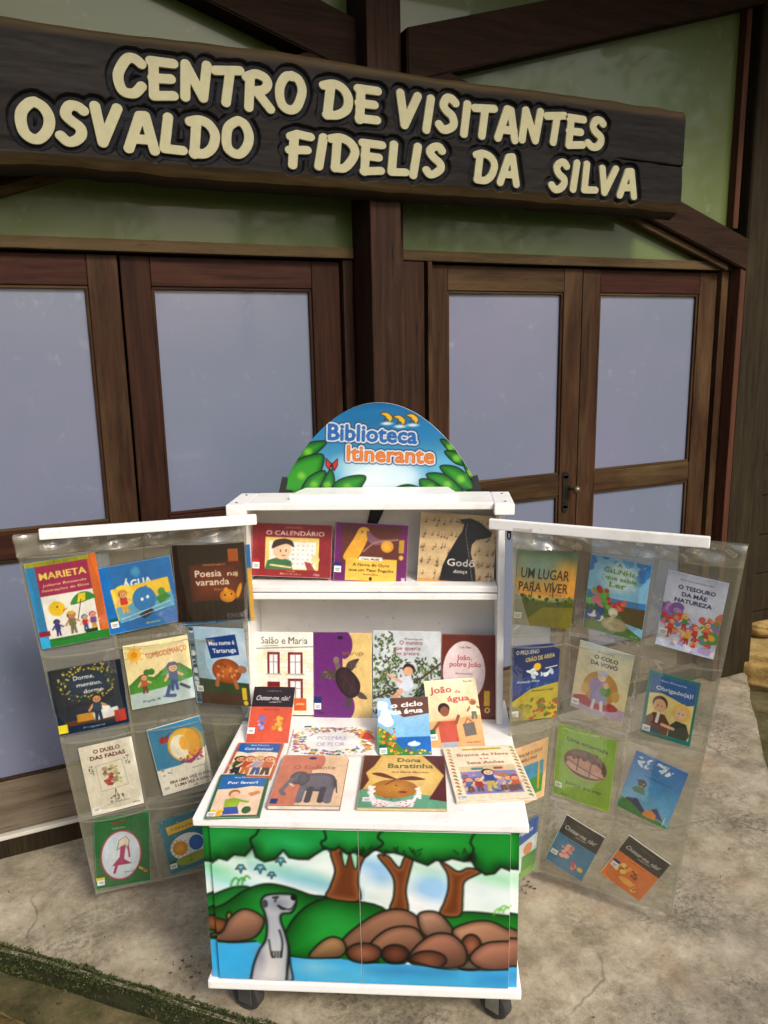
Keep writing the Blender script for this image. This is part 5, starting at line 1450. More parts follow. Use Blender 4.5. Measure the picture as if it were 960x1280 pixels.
def a_obrigado(c):
    c.rect(0, 0, 1, 1, (20, 128, 120)); c.rect(.06, .04, .95, .95, (244, 222, 150)); c.poly([(.06, .04), (.95, .04), (.95, .36), (.8, .40), (.55, .34), (.3, .30), (.06, .34)], (28, 104, 172)); c.t('Ana Pimenta', .5, .125, .032, (200, 226, 244), w=.5); c.t('Obrigado(a)!', .54, .26, .06, (236, 244, 250), w=.72, bold=.015)
    c.ell(.30, .46, .15, .115, (80, 44, 30)); c.ell(.30, .50, .125, .105, (240, 190, 150)); c.ell(.73, .52, .17, .14, (246, 206, 90)); c.ell(.72, .54, .115, .10, (246, 204, 170)); c.poly([(.06, .72), (.2, .62), (.42, .62), (.54, .74), (.52, .95), (.06, .95)], (110, 56, 40)); c.poly([(.54, .76), (.66, .66), (.86, .68), (.95, .84), (.90, .95), (.54, .95)], (28, 60, 46)); c.rect(.10, .86, .34, .95, (50, 70, 120)); c.line([(.40, .78), (.62, .80)], .07, (240, 190, 150)); c.line([(.30, .62), (.28, .76)], .06, (236, 236, 230)); c.ell(.26, .50, .012, .01, K_); c.ell(.34, .50, .012, .01, K_); c.ell(.69, .54, .012, .01, K_); c.ell(.77, .54, .012, .01, K_); c.rect(.06, .93, .95, 1, (20, 128, 120))
def a_bracos(c):
    c.rect(0, 0, 1, 1, (226, 184, 140)); c.t('ABRAÇAR O DOCE', .52, .17, .05, (110, 70, 50), w=.66, bold=.02); c.t('MEU PAI', .52, .27, .05, (110, 70, 50), w=.4, bold=.02); c.rect(.14, .34, .92, .88, (70, 150, 190)); c.poly([(.14, .74), (.5, .62), (.92, .56), (.92, .88), (.14, .88)], (70, 150, 60)); c.ell(.4, .64, .12, .06, (210, 90, 60)); c.line([(.8, .36), (.82, .8)], .05, (220, 170, 60))
def a_enterrada(c):
    c.rect(0, 0, 1, 1, (140, 182, 40)); c.t('Uma enterrada', .52, .20, .055, (50, 70, 24), w=.70, rot=.06, bold=.01); c.ell(.52, .46, .37, .20, (200, 160, 136), rot=.12); c.ell(.52, .45, .37, .19, (96, 60, 50), rot=.12); c.ell(.54, .35, .30, .085, (116, 84, 60), rot=.12); c.ell(.52, .52, .33, .085, (214, 176, 150), rot=.12); c.ell(.50, .45, .31, .07, (206, 150, 130), rot=.12); c.line([(.22, .44), (.5, .52), (.84, .58)], .016, (90, 40, 36), sm=True); c.line([(.40, .38), (.38, .56)], .016, (90, 40, 36)); c.line([(.62, .42), (.60, .60)], .014, (90, 40, 36)); c.dots(40, .3, .28, .8, .40, [(80, 60, 44), (140, 104, 76)], .025, 3)
    c.t('junto ao rio', .52, .80, .055, (50, 70, 24), w=.62, rot=.03, bold=.01); c.t('editora', .2, .965, .02, (60, 80, 30), w=.12)
def a_ar(c):
    c.C[:] = np.array((30, 118, 190)) * (1 - np.linspace(0, 1, c.ny)[:, None, None]) + np.array((120, 196, 226)) * np.linspace(0, 1, c.ny)[:, None, None]
    c.dots(12, .05, .06, .3, .2, [(236, 244, 250), (210, 230, 244)], .05, 2, .5); c.dots(14, .4, .04, .8, .16, [(240, 246, 250), (214, 232, 246)], .05, 3, .5); c.t('ar', .62, .24, .05, (40, 150, 190), bold=.02); c.t('Rosa Maria Campos', .55, .33, .022, (30, 60, 120), w=.5); c.ell(.30, .46, .08, .065, (40, 36, 26)); c.ell(.31, .48, .05, .04, (230, 180, 140)); c.poly([(.20, .54), (.36, .52), (.42, .62), (.22, .64), (.14, .60)], (50, 120, 60)); c.dots(20, .2, .42, .4, .5, [(40, 36, 26)], .02, 3)
    c.poly([(.1, .78), (.3, .72), (.5, .86), (.56, .96), (.1, .90)], (50, 60, 110)); c.poly([(.5, .88), (.7, .74), (.9, .92)], (60, 70, 130)); c.poly([(0, .80), (.2, .82), (.5, .94), (.8, .92), (1, .98), (1, 1), (0, 1)], (60, 140, 60)); c.poly([(.48, .90), (.6, .80), (.74, .86), (.74, .95), (.5, .95)], (230, 150, 70)); c.line([(.9, .84), (.9, .97)], .02, (230, 230, 220))
def a_azul(c):
    c.rect(0, 0, 1, 1, (40, 96, 170)); c.t('O Vento', .55, .2, .08, W_, w=.6); c.poly([(.2, .4), (1, .3), (1, 1), (.2, 1)], (214, 226, 226)); c.ell(.75, .5, .12, .1, (220, 150, 100)); c.poly([(.6, .6), (1, .6), (1, .9), (.6, .9)], (90, 150, 70)); c.poly([(0, .9), (1, .86), (1, 1), (0, 1)], (120, 170, 80))
def chatear(top, low, deco):
    def f(c):
        c.rect(0, 0, 1, 1, low); c.rect(0, 0, 1, .37, top); c.t('Chatear-me, não!', .5, .25, .085, W_, w=.80, bold=-.004, sh=.35); c.t('Christine Davenier', .5, .09, .02, (170, 160, 150), w=.34); c.line([(.42, .29), (.70, .28)], .01, W_); c.t('Pequena Zahar', .5, .43, .022, tuple(int(x * .5) for x in low), w=.4)
        deco(c)
    return f
def pigs(c): c.dots(18, .24, .50, .46, .76, [(226, 150, 140), (200, 110, 110), (240, 180, 170)], .05, 2); c.dots(14, .62, .76, .88, .92, [(230, 150, 150), (220, 200, 80), (200, 90, 100)], .05, 4); c.ell(.35, .58, .06, .05, (236, 170, 160)); c.line([(.3, .62), (.2, .7)], .02, (200, 110, 110))
def lions(c): c.dots(20, .10, .56, .40, .72, [(226, 170, 80), (170, 90, 40), (240, 200, 120)], .045, 2); c.dots(18, .44, .52, .72, .68, [(150, 80, 40), (230, 160, 70)], .03, 3); c.ell(.55, .82, .20, .06, (236, 180, 90)); c.dots(10, .70, .84, .86, .92, [(200, 120, 60), (236, 190, 110)], .04, 5)
def goats(c): c.dots(12, .22, .56, .36, .78, [(130, 120, 190), (90, 110, 170), (170, 160, 210)], .035, 2); c.dots(12, .62, .54, .78, .80, [(220, 170, 60), (200, 150, 50), (236, 196, 110)], .04, 3); c.line([(.2, .6), (.30, .52)], .014, (110, 110, 180)); c.line([(.6, .6), (.8, .62)], .014, (210, 160, 60)); c.ell(.29, .56, .05, .035, (120, 120, 190)); c.ell(.70, .58, .05, .05, (226, 176, 70))
def a_calendario(c):
    c.rect(0, 0, 1, 1, (150, 42, 46)); c.t('CRISTINA PORTO', .52, .09, .03, (220, 180, 110), w=.22); c.t('O CALENDÁRIO', .54, .22, .085, (248, 236, 216), w=.72, bold=.004); c.rect(.17, .26, .84, .86, (240, 214, 130)); c.rect(.22, .34, .80, .84, (248, 244, 232))
    for i in range(5):
        for j in range(6): c.t(str((i * 6 + j) % 30 + 1), .46 + .06 * j, .42 + .085 * i, .032, (120, 130, 170))
    c.poly([(.17, .86), (.20, .70), (.36, .62), (.50, .70), (.52, .86)], (74, 120, 80)); c.ell(.38, .50, .115, .17, (246, 206, 170)); c.poly([(.25, .46), (.28, .33), (.40, .28), (.50, .32), (.53, .44), (.44, .38), (.34, .42), (.27, .47)], (74, 52, 44), sm=True); c.line([(.36, .50), (.36, .53)], .012, K_); c.line([(.43, .49), (.43, .52)], .012, K_); c.line([(.38, .60), (.42, .60)], .01, (170, 60, 50)); c.line([(.24, .78), (.50, .82)], .02, (240, 220, 150)); c.poly([(.66, .70), (.74, .72), (.80, .86), (.70, .86)], (170, 80, 60)); c.ell(.80, .66, .05, .08, (246, 220, 150)); c.t('Coleção', .5, .90, .028, (226, 180, 120), w=.1); c.t('Mundo da criança', .5, .955, .03, (226, 190, 140), w=.26); c.t('FTD', .82, .965, .035, W_, w=.07)
def a_pato(c):
    c.rect(0, 0, 1, 1, (120, 30, 104)); c.rect(.10, .04, .90, .70, (110, 56, 40)); c.poly([(.12, .60), (.26, .26), (.34, .08), (.46, .10), (.44, .30), (.30, .62)], (238, 178, 60), sm=True); c.ell(.38, .16, .07, .08, (240, 190, 80)); c.ell(.37, .15, .014, .016, (190, 40, 30)); c.poly([(.44, .12), (.60, .26), (.88, .24), (.60, .36), (.46, .30)], (140, 100, 110), sm=True); c.line([(.40, .48), (.56, .32), (.86, .26)], .02, (170, 130, 130), sm=True); c.ell(.72, .38, .085, .10, (240, 186, 70), (226, 160, 50)); c.rect(.16, .60, .86, .98, (240, 196, 84)); c.rect(.34, .57, .66, .63, (240, 236, 224)); c.t('Flávia Muniz', .5, .62, .03, K_, w=.24); c.t('A Noiva do Ouro', .51, .73, .05, (70, 44, 30), w=.50); c.t('que um Pato Engoliu', .51, .82, .05, (70, 44, 30), w=.60); c.t('ilustrações', .51, .88, .025, (90, 60, 40), w=.2); c.ell(.51, .94, .02, .03, K_)
    c.rect(.88, .26, .95, .48, (200, 160, 50)); c.ell(.915, .56, .03, .04, (220, 190, 90)); c.rect(.93, .9, .98, .97, (220, 200, 220))
def a_godo(c):
    c.rect(0, 0, 1, 1, (222, 196, 150)); q = random.Random(4)
    for i in range(5):
        y0 = .10 + i * .19
        for k in range(5): c.line([(0, y0 + k * .02), (1, y0 + k * .02 + .01)], .006, (170, 140, 100), a=.8)
        for k in range(18): x = q.random(); yy = y0 + q.uniform(0, .09); c.ell(x, yy, .012, .012, (90, 66, 46)); c.line([(x + .01, yy), (x + .01, yy - .05)], .007, (90, 66, 46))
    c.ell(.5, .5, .6, .5, (206, 170, 120), a=.25, soft=30); c.rect(0, .94, 1, 1, (206, 160, 100)); c.poly([(.50, .075), (.65, .05), (.75, .085), (.845, .155), (.945, .236), (.93, .297), (.845, .33), (.75, .345), (.69, .42), (.68, .54), (.75, .785), (.77, .96), (.283, .96), (.32, .744), (.40, .54), (.477, .378), (.554, .236), (.574, .134)], (14, 12, 14)); c.line([(.62, .12), (.60, .25), (.64, .48), (.68, .70), (.72, .94)], .007, (200, 180, 160), sm=True); c.line([(.66, .13), (.74, .16)], .006, (120, 110, 110)); c.t('Godô', .56, .74, .10, (246, 240, 230), w=.36, bold=.006); c.t('dança', .56, .84, .05, (240, 230, 220), w=.18)
def a_salou(c):
    c.rect(0, 0, 1, 1, (240, 238, 226)); c.t('Salão e Maria', .5, .14, .085, (60, 54, 54), w=.80, bold=-.004); c.line([(.12, .17), (.4, .16)], .008, (80, 70, 70)); c.line([(0, .20), (1, .17)], .02, (140, 150, 150))
    q = random.Random(1)
    for i in range(16):
        y = .22 + i * .05; c.line([(0, y), (1, y + .004)], .006, (200, 190, 166))
        for k in range(5): x = q.random(); c.line([(x, y), (x, y + .05)], .006, (206, 196, 174)); c.rect(x, y, x + .12, y + .045, (236, 222, 180), a=.5)
    for x0, y0, x1, y1 in ((.20, .24, .42, .50), (.56, .24, .82, .50), (.56, .56, .82, .80)): c.rect(x0, y0, x1, y1, (130, 40, 36)); c.rect(x0 + .04, y0 + .03, x1 - .04, y1, (232, 234, 236)); c.line([((x0 + x1) / 2, y0), ((x0 + x1) / 2, y1)], .014, (130, 110, 110)); c.line([(x0 + .04, y0 + .12), (x1 - .04, y0 + .12)], .012, (150, 130, 130)); c.rect(x0 - .03, y1, x1 + .03, y1 + .015, (180, 170, 160))
    c.rect(.14, .56, .46, .60, (226, 226, 226)); c.rect(.20, .60, .42, .86, (130, 30, 34)); c.rect(.66, .80, .88, .95, (214, 100, 40)); c.t('prêmio', .77, .88, .03, W_, w=.14)
def a_tarturoxa(c):
    c.rect(0, 0, 1, 1, (226, 196, 130)); c.rect(0, 0, .5, 1, (112, 42, 120)); c.ell(.50, .14, .17, .17, (112, 42, 120)); c.ell(.54, .86, .16, .16, (112, 42, 120)); c.ell(.62, .50, .13, .14, (226, 196, 130)); c.poly([(.5, .30), (.62, .34), (.62, .68), (.5, .70)], (226, 196, 130)); c.ell(.46, .06, .05, .022, (30, 30, 60)); c.t('A tartaruga', .60, .26, .05, (150, 110, 60), w=.52, bold=.004); c.rect(.05, .20, .5, .28, (112, 42, 120))
    sh = (62, 40, 46); c.line([(.44, .46), (.39, .33)], .085, (120, 100, 96)); c.ell(.39, .32, .05, .04, (140, 116, 106))
    c.poly([(.40, .46), (.26, .43), (.14, .48), (.10, .55), (.22, .53), (.36, .55)], (88, 74, 72), sm=True); c.poly([(.56, .42), (.60, .34), (.78, .30), (.74, .36), (.66, .44)], (80, 66, 66), sm=True); c.poly([(.72, .68), (.84, .70), (.92, .77), (.78, .76)], (96, 80, 76), sm=True); c.poly([(.56, .70), (.64, .74), (.62, .88), (.55, .84)], (80, 66, 70), sm=True)
    c.poly([(.40, .44), (.54, .40), (.70, .48), (.80, .60), (.76, .72), (.62, .76), (.46, .68), (.38, .56)], sh, sm=True, rim=(38, 24, 30), rw=.07)
    for p in ([(.46, .48), (.72, .68)], [(.56, .44), (.50, .66)], [(.70, .52), (.62, .72)]): c.line(p, .008, (96, 72, 70))
    c.dots(12, .14, .45, .34, .54, [(130, 112, 106)], .012, 3); c.dots(8, .62, .33, .74, .40, [(130, 112, 106)], .012, 4); c.t('Yoyo', .12, .95, .03, (60, 20, 70), w=.1); c.rect(0, .75, .13, .83, (20, 50, 110))
def a_arvore(c):
    c.rect(0, 0, 1, 1, (206, 212, 216)); q = random.Random(6); G = [(60, 96, 44), (90, 124, 56), (44, 70, 34), (120, 140, 80), (70, 60, 44)]
    for i in range(620):
        t = q.random(); side = q.random() < .55
        x = (q.uniform(0, .34) if side else q.uniform(.6, 1)) if t < .5 else q.uniform(0, 1); y = q.uniform(.0, 1) if side and t < .5 else q.uniform(.30, 1)
        c.ell(x, y, .026, .009, q.choice(G), rot=q.uniform(0, 3.1))
    c.line([(0, .78), (.35, .66), (.7, .54), (1, .36)], .03, (84, 66, 48), sm=True); c.line([(.2, .95), (.4, .70), (.5, .5)], .02, (84, 66, 48)); c.ell(.48, .60, .12, .09, (214, 222, 232)); c.ell(.53, .43, .09, .06, (50, 34, 28)); c.ell(.52, .455, .07, .05, (226, 176, 140)); c.line([(.42, .58), (.22, .50)], .04, (230, 180, 146)); c.line([(.42, .68), (.26, .80)], .07, (220, 174, 140)); c.line([(.28, .78), (.24, .92)], .06, (220, 174, 140))
    c.t('O menino', .56, .155, .05, (150, 80, 80), w=.34); c.t('que queria', .50, .215, .045, (150, 80, 80), w=.40); c.t('ser árvore', .50, .275, .045, (150, 80, 80), w=.36); c.t('Fabiana', .6, .10, .02, (120, 110, 110), w=.26)
def a_pobre(c):
    c.rect(0, 0, 1, 1, (112, 46, 34)); c.dots(60, 0, 0, 1, 1, [(126, 56, 40), (98, 38, 28)], .05, 2, .4, .7); c.ell(.40, .44, .37, .36, (232, 214, 214)); c.t('Luís Dias', .42, .16, .022, (90, 60, 60), w=.2); c.t('João,', .40, .30, .06, (180, 60, 60), w=.26); c.t('pobre João', .42, .38, .06, (180, 60, 60), w=.54); c.t('ilustrações', .40, .47, .02, (150, 100, 100), w=.3); c.dots(10, .2, .55, .6, .72, [(210, 170, 170), (170, 110, 110)], .04, 4, .6); c.rect(.76, .66, .86, .84, (220, 180, 60)); c.ell(.82, .89, .05, .035, (230, 196, 90)); c.ell(.82, .89, .022, .016, (112, 46, 34))
def a_flores(c):
    c.rect(0, 0, 1, 1, (240, 240, 236)); q = random.Random(9); CL = [(200, 50, 60), (230, 150, 50), (110, 150, 60), (60, 90, 160), (190, 90, 140), (230, 190, 70), (90, 130, 90)]
    for i in range(300):
        t = q.uniform(0, 6.283); r = q.uniform(.78, 1.25); x, y = .5 + .44 * r * math.cos(t), .5 + .44 * r * math.sin(t); c.ell(x, y, q.uniform(.008, .024), q.uniform(.012, .034), q.choice(CL), rot=t)
    c.dots(10, .78, .04, .98, .4, [(206, 50, 60), (236, 170, 60)], .05, 3); c.t('POEMAS', .48, .46, .13, (170, 160, 190), w=.34, bold=-.005); c.t('DE FLOR', .48, .68, .13, (170, 160, 190), w=.32, bold=-.005)
def a_ciclo(c):
    c.C[:] = np.array((170, 206, 232)) * (1 - np.linspace(0, 1, c.ny)[:, None, None]) + np.array((120, 184, 224)) * np.linspace(0, 1, c.ny)[:, None, None]
    c.poly([(.24, 0), (1, 0), (1, .30), (.5, .36), (.3, .22)], (110, 76, 66)); c.dots(12, .0, .08, .28, .45, [(246, 246, 244), (226, 236, 240)], .08, 3); c.t('o ciclo', .58, .17, .085, W_, w=.62, bold=.03, rot=-.05); c.t('da água', .58, .29, .085, W_, w=.60, bold=.03, rot=-.05); c.t('Cristina Quental', .66, .37, .022, (190, 170, 160), w=.4); c.rect(.30, .70, 1, 1, (36, 112, 186)); c.ell(.68, .82, .12, .04, (200, 226, 240)); c.poly([(.6, .82), (.7, .76), (.72, .83)], W_)
    c.poly([(0, .5), (.14, .56), (.34, .78), (.5, .92), (.9, .96), (1, 1), (0, 1)], (84, 140, 60)); c.dots(50, 0, .55, .34, 1, [(200, 50, 40), (230, 190, 60), (70, 130, 50), (120, 170, 70), (230, 130, 50)], .028, 5); c.dots(26, .3, .88, 1, 1, [(220, 190, 60), (80, 140, 60), (200, 60, 50)], .022, 6)
def a_joaoagua(c):
    c.C[:] = np.array((246, 236, 200)) * (1 - np.linspace(0, 1, c.ny)[:, None, None]) + np.array((240, 190, 140)) * np.linspace(0, 1, c.ny)[:, None, None]
    r = (190, 84, 84); c.t('João', .30, .20, .095, r, w=.42, bold=.02); c.t('da', .62, .22, .05, r, w=.11, bold=.01); c.t('água', .62, .34, .085, r, w=.42, bold=.02); c.t('Patrícia', .84, .06, .025, (120, 90, 80), w=.16); c.poly([(.0, .62), (1, .56), (1, 1), (0, 1)], (232, 176, 120)); c.poly([(.18, .62), (.52, .62), (.54, .92), (.20, .92)], (196, 92, 70)); c.ell(.32, .44, .11, .085, (50, 34, 28)); c.ell(.33, .48, .085, .075, (150, 92, 66)); c.line([(.2, .64), (.08, .74)], .06, (150, 92, 66)); c.line([(.52, .66), (.58, .56)], .06, (150, 92, 66)); c.rect(.22, .92, .5, 1, (176, 180, 186)); c.poly([(.64, .68), (.86, .66), (.88, .84), (.66, .86)], (120, 112, 104)); c.line([(.68, .68), (.74, .60), (.82, .66)], .02, (160, 90, 70)); c.kid(.88, .62, .30, (170, 110, 80), (200, 150, 90), (240, 224, 190), (110, 120, 100)); c.t('ilustrações', .8, .95, .022, (130, 80, 60), w=.24); c.rect(0, .73, .12, .80, (20, 110, 70))
def a_criancas(c):
    c.rect(0, 0, 1, 1, (196, 100, 66)); c.rect(.05, .28, .95, .94, (240, 224, 196)); c.poly([(.05, .03), (.95, .03), (.95, .30), (.6, .26), (.3, .32), (.05, .26)], (24, 106, 176)); c.t('Ana Pimenta', .5, .10, .04, (210, 230, 244), w=.4); c.t('Com licença?', .5, .22, .06, W_, w=.6, bold=.02); q = [(60, 40, 30), (190, 90, 50), (220, 170, 110), (180, 80, 50)]
    for i, x in enumerate((.2, .40, .62, .82)): c.kid(x, .92, .52, [(220, 160, 120), SK, SK, (226, 170, 130)][i], q[i], [(50, 90, 60), (206, 80, 50), (160, 170, 200), (200, 110, 70)][i], [(40, 44, 60), (210, 120, 60), (70, 90, 140), (90, 60, 50)][i])
    c.line([(.1, .8), (.4, .95)], .06, (40, 40, 50)); c.rect(0, .90, .2, 1, W_)
def a_menino(c):
    c.rect(0, 0, 1, 1, (36, 104, 60)); c.rect(.05, .03, .94, .97, (246, 214, 184)); c.poly([(.05, .03), (.94, .03), (.94, .33), (.7, .31), (.4, .36), (.05, .38)], (26, 110, 176)); c.t('Ana Pimenta', .5, .11, .04, (210, 230, 244), w=.4); c.t('Por favor!', .5, .25, .06, W_, w=.58, bold=.02); c.ell(.40, .48, .11, .085, (180, 120, 60)); c.ell(.42, .51, .085, .07, (246, 200, 160)); c.poly([(.26, .62), (.42, .58), (.56, .62), (.54, .78), (.28, .80)], (160, 184, 50)); c.line([(.5, .64), (.70, .68)], .07, (160, 184, 50)); c.poly([(.28, .80), (.54, .78), (.60, .94), (.30, .96)], (60, 90, 170)); c.ell(.72, .86, .085, .08, (50, 104, 54)); c.poly([(.66, .48), (.86, .42), (.9, .48), (.74, .56)], (214, 150, 90)); c.dots(16, .05, .86, .26, .97, [(244, 206, 50), (236, 180, 40)], .05, 2)
def a_elefante(c):
    c.rect(0, 0, 1, 1, (236, 204, 166)); c.rect(0, 0, .5, 1, (206, 130, 104)); c.ell(.52, .14, .14, .18, (206, 130, 104)); c.poly([(.5, .62), (.44, .8), (.36, 1), (.5, 1)], (236, 204, 166)); c.ell(.46, .07, .06, .03, (40, 50, 100)); c.t('O Elefante', .52, .30, .075, (138, 96, 74), w=.62, bold=.0); g, d = (120, 116, 124), (84, 80, 90)
    c.poly([(.34, .50), (.46, .40), (.66, .38), (.82, .42), (.88, .54), (.86, .72), (.60, .74), (.42, .70)], g, sm=True, rim=d, rw=.10); c.ell(.34, .48, .14, .13, g, d); c.ell(.40, .50, .09, .12, (104, 100, 108), d); c.line([(.24, .50), (.17, .64), (.13, .74), (.18, .80)], .07, g, sm=True)
    for x, w in ((.42, .10), (.54, .09), (.72, .09), (.82, .11)): c.line([(x, .68), (x - .01, .92)], w, g if w > .095 else d)
    c.line([(.88, .52), (.92, .76)], .02, d); c.rect(.02, .88, .12, .97, (30, 60, 120)); c.line([(.22, .60), (.28, .64)], .025, (230, 224, 210))
def a_barata(c):
    c.rect(0, 0, 1, 1, (226, 186, 96)); c.ell(.5, .45, .4, .4, (240, 206, 130), a=.8, soft=24); c.t('Dona', .56, .14, .085, (60, 70, 30), w=.28, bold=.01); c.t('Baratinha', .58, .26, .09, (60, 70, 30), w=.54, bold=.01); c.t('Ana Maria Machado', .58, .36, .04, (150, 90, 50), w=.44)
    c.poly([(0, .66), (1, .80), (1, 1), (0, 1)], (110, 170, 140)); cur = (96, 30, 40); c.poly([(0, 0), (.22, 0), (.14, .22), (.05, .36), (.10, .5), (.04, .66), (0, .7)], cur, sm=False); c.poly([(.72, 0), (1, 0), (1, .88), (.80, .84), (.90, .60), (.98, .40), (.86, .20)], cur); c.line([(.90, .02), (.96, .3)], .014, (60, 14, 26)); c.line([(.10, .02), (.05, .28)], .014, (60, 14, 26))
    c.ell(.40, .66, .27, .17, (206, 146, 60), (176, 116, 40)); c.poly([(.14, .70), (.20, .84), (.40, .90), (.62, .84), (.70, .66), (.62, .98), (.18, .98), (.12, .80)], (246, 240, 236)); c.dots(40, .16, .82, .64, .98, [(190, 40, 50)], .008, 4); c.dots(24, .11, .62, .17, .86, [(246, 240, 236)], .02, 5); c.dots(20, .64, .62, .70, .84, [(246, 240, 236)], .02, 6); c.poly([(.42, .48), (.24, .36), (.12, .38), (.30, .46)], (120, 50, 34), sm=True); c.poly([(.42, .48), (.6, .42), (.76, .48), (.58, .50)], (120, 50, 34), sm=True); c.line([(.42, .48), (.30, .58)], .02, (120, 50, 34)); c.ell(.50, .72, .05, .02, (150, 50, 40)); c.ell(.42, .60, .012, .008, K_)
def a_branca(c):
    c.rect(0, 0, 1, 1, (246, 234, 204)); q = random.Random(5)
    for i in range(15):
        y = .05 + i * .064
        for x in (.06, .94): c.ell(x, y, .022, .014, q.choice([(190, 80, 50), (110, 120, 60), (206, 150, 80)])); c.ell(x + .02, y + .02, .014, .01, (110, 130, 70))
    c.rect(.26, .045, .80, .085, (214, 184, 80)); c.t('Branca de Neve', .52, .20, .055, (170, 70, 60), w=.70, bold=.012); c.t('e os', .52, .27, .04, (170, 70, 60), w=.12); c.t('Sete Anões', .52, .36, .055, (170, 70, 60), w=.50, bold=.012); c.rect(.14, .40, .88, .90, (150, 140, 190)); c.rect(.14, .40, .88, .50, (226, 206, 160)); c.dots(70, .16, .56, .86, .88, [(190, 60, 60), (60, 110, 170), (230, 190, 150), (180, 170, 210), (200, 130, 70), (90, 130, 160)], .035, 3)
    for i, x in enumerate((.22, .34, .64, .74, .82)): c.kid(x, .86, .26, SK, [(190, 50, 50), (60, 100, 160), (150, 120, 180), (180, 150, 70), (200, 70, 50)][i], [(70, 120, 170), (180, 60, 60), (170, 160, 200), (120, 140, 180), (220, 100, 60)][i], (120, 90, 80))
    c.kid(.50, .82, .36, (250, 214, 180), (60, 34, 30), (60, 90, 160), (214, 190, 90)); c.rect(.30, .43, .46, .47, (90, 140, 150)); c.rect(.60, .43, .72, .47, (190, 80, 60))

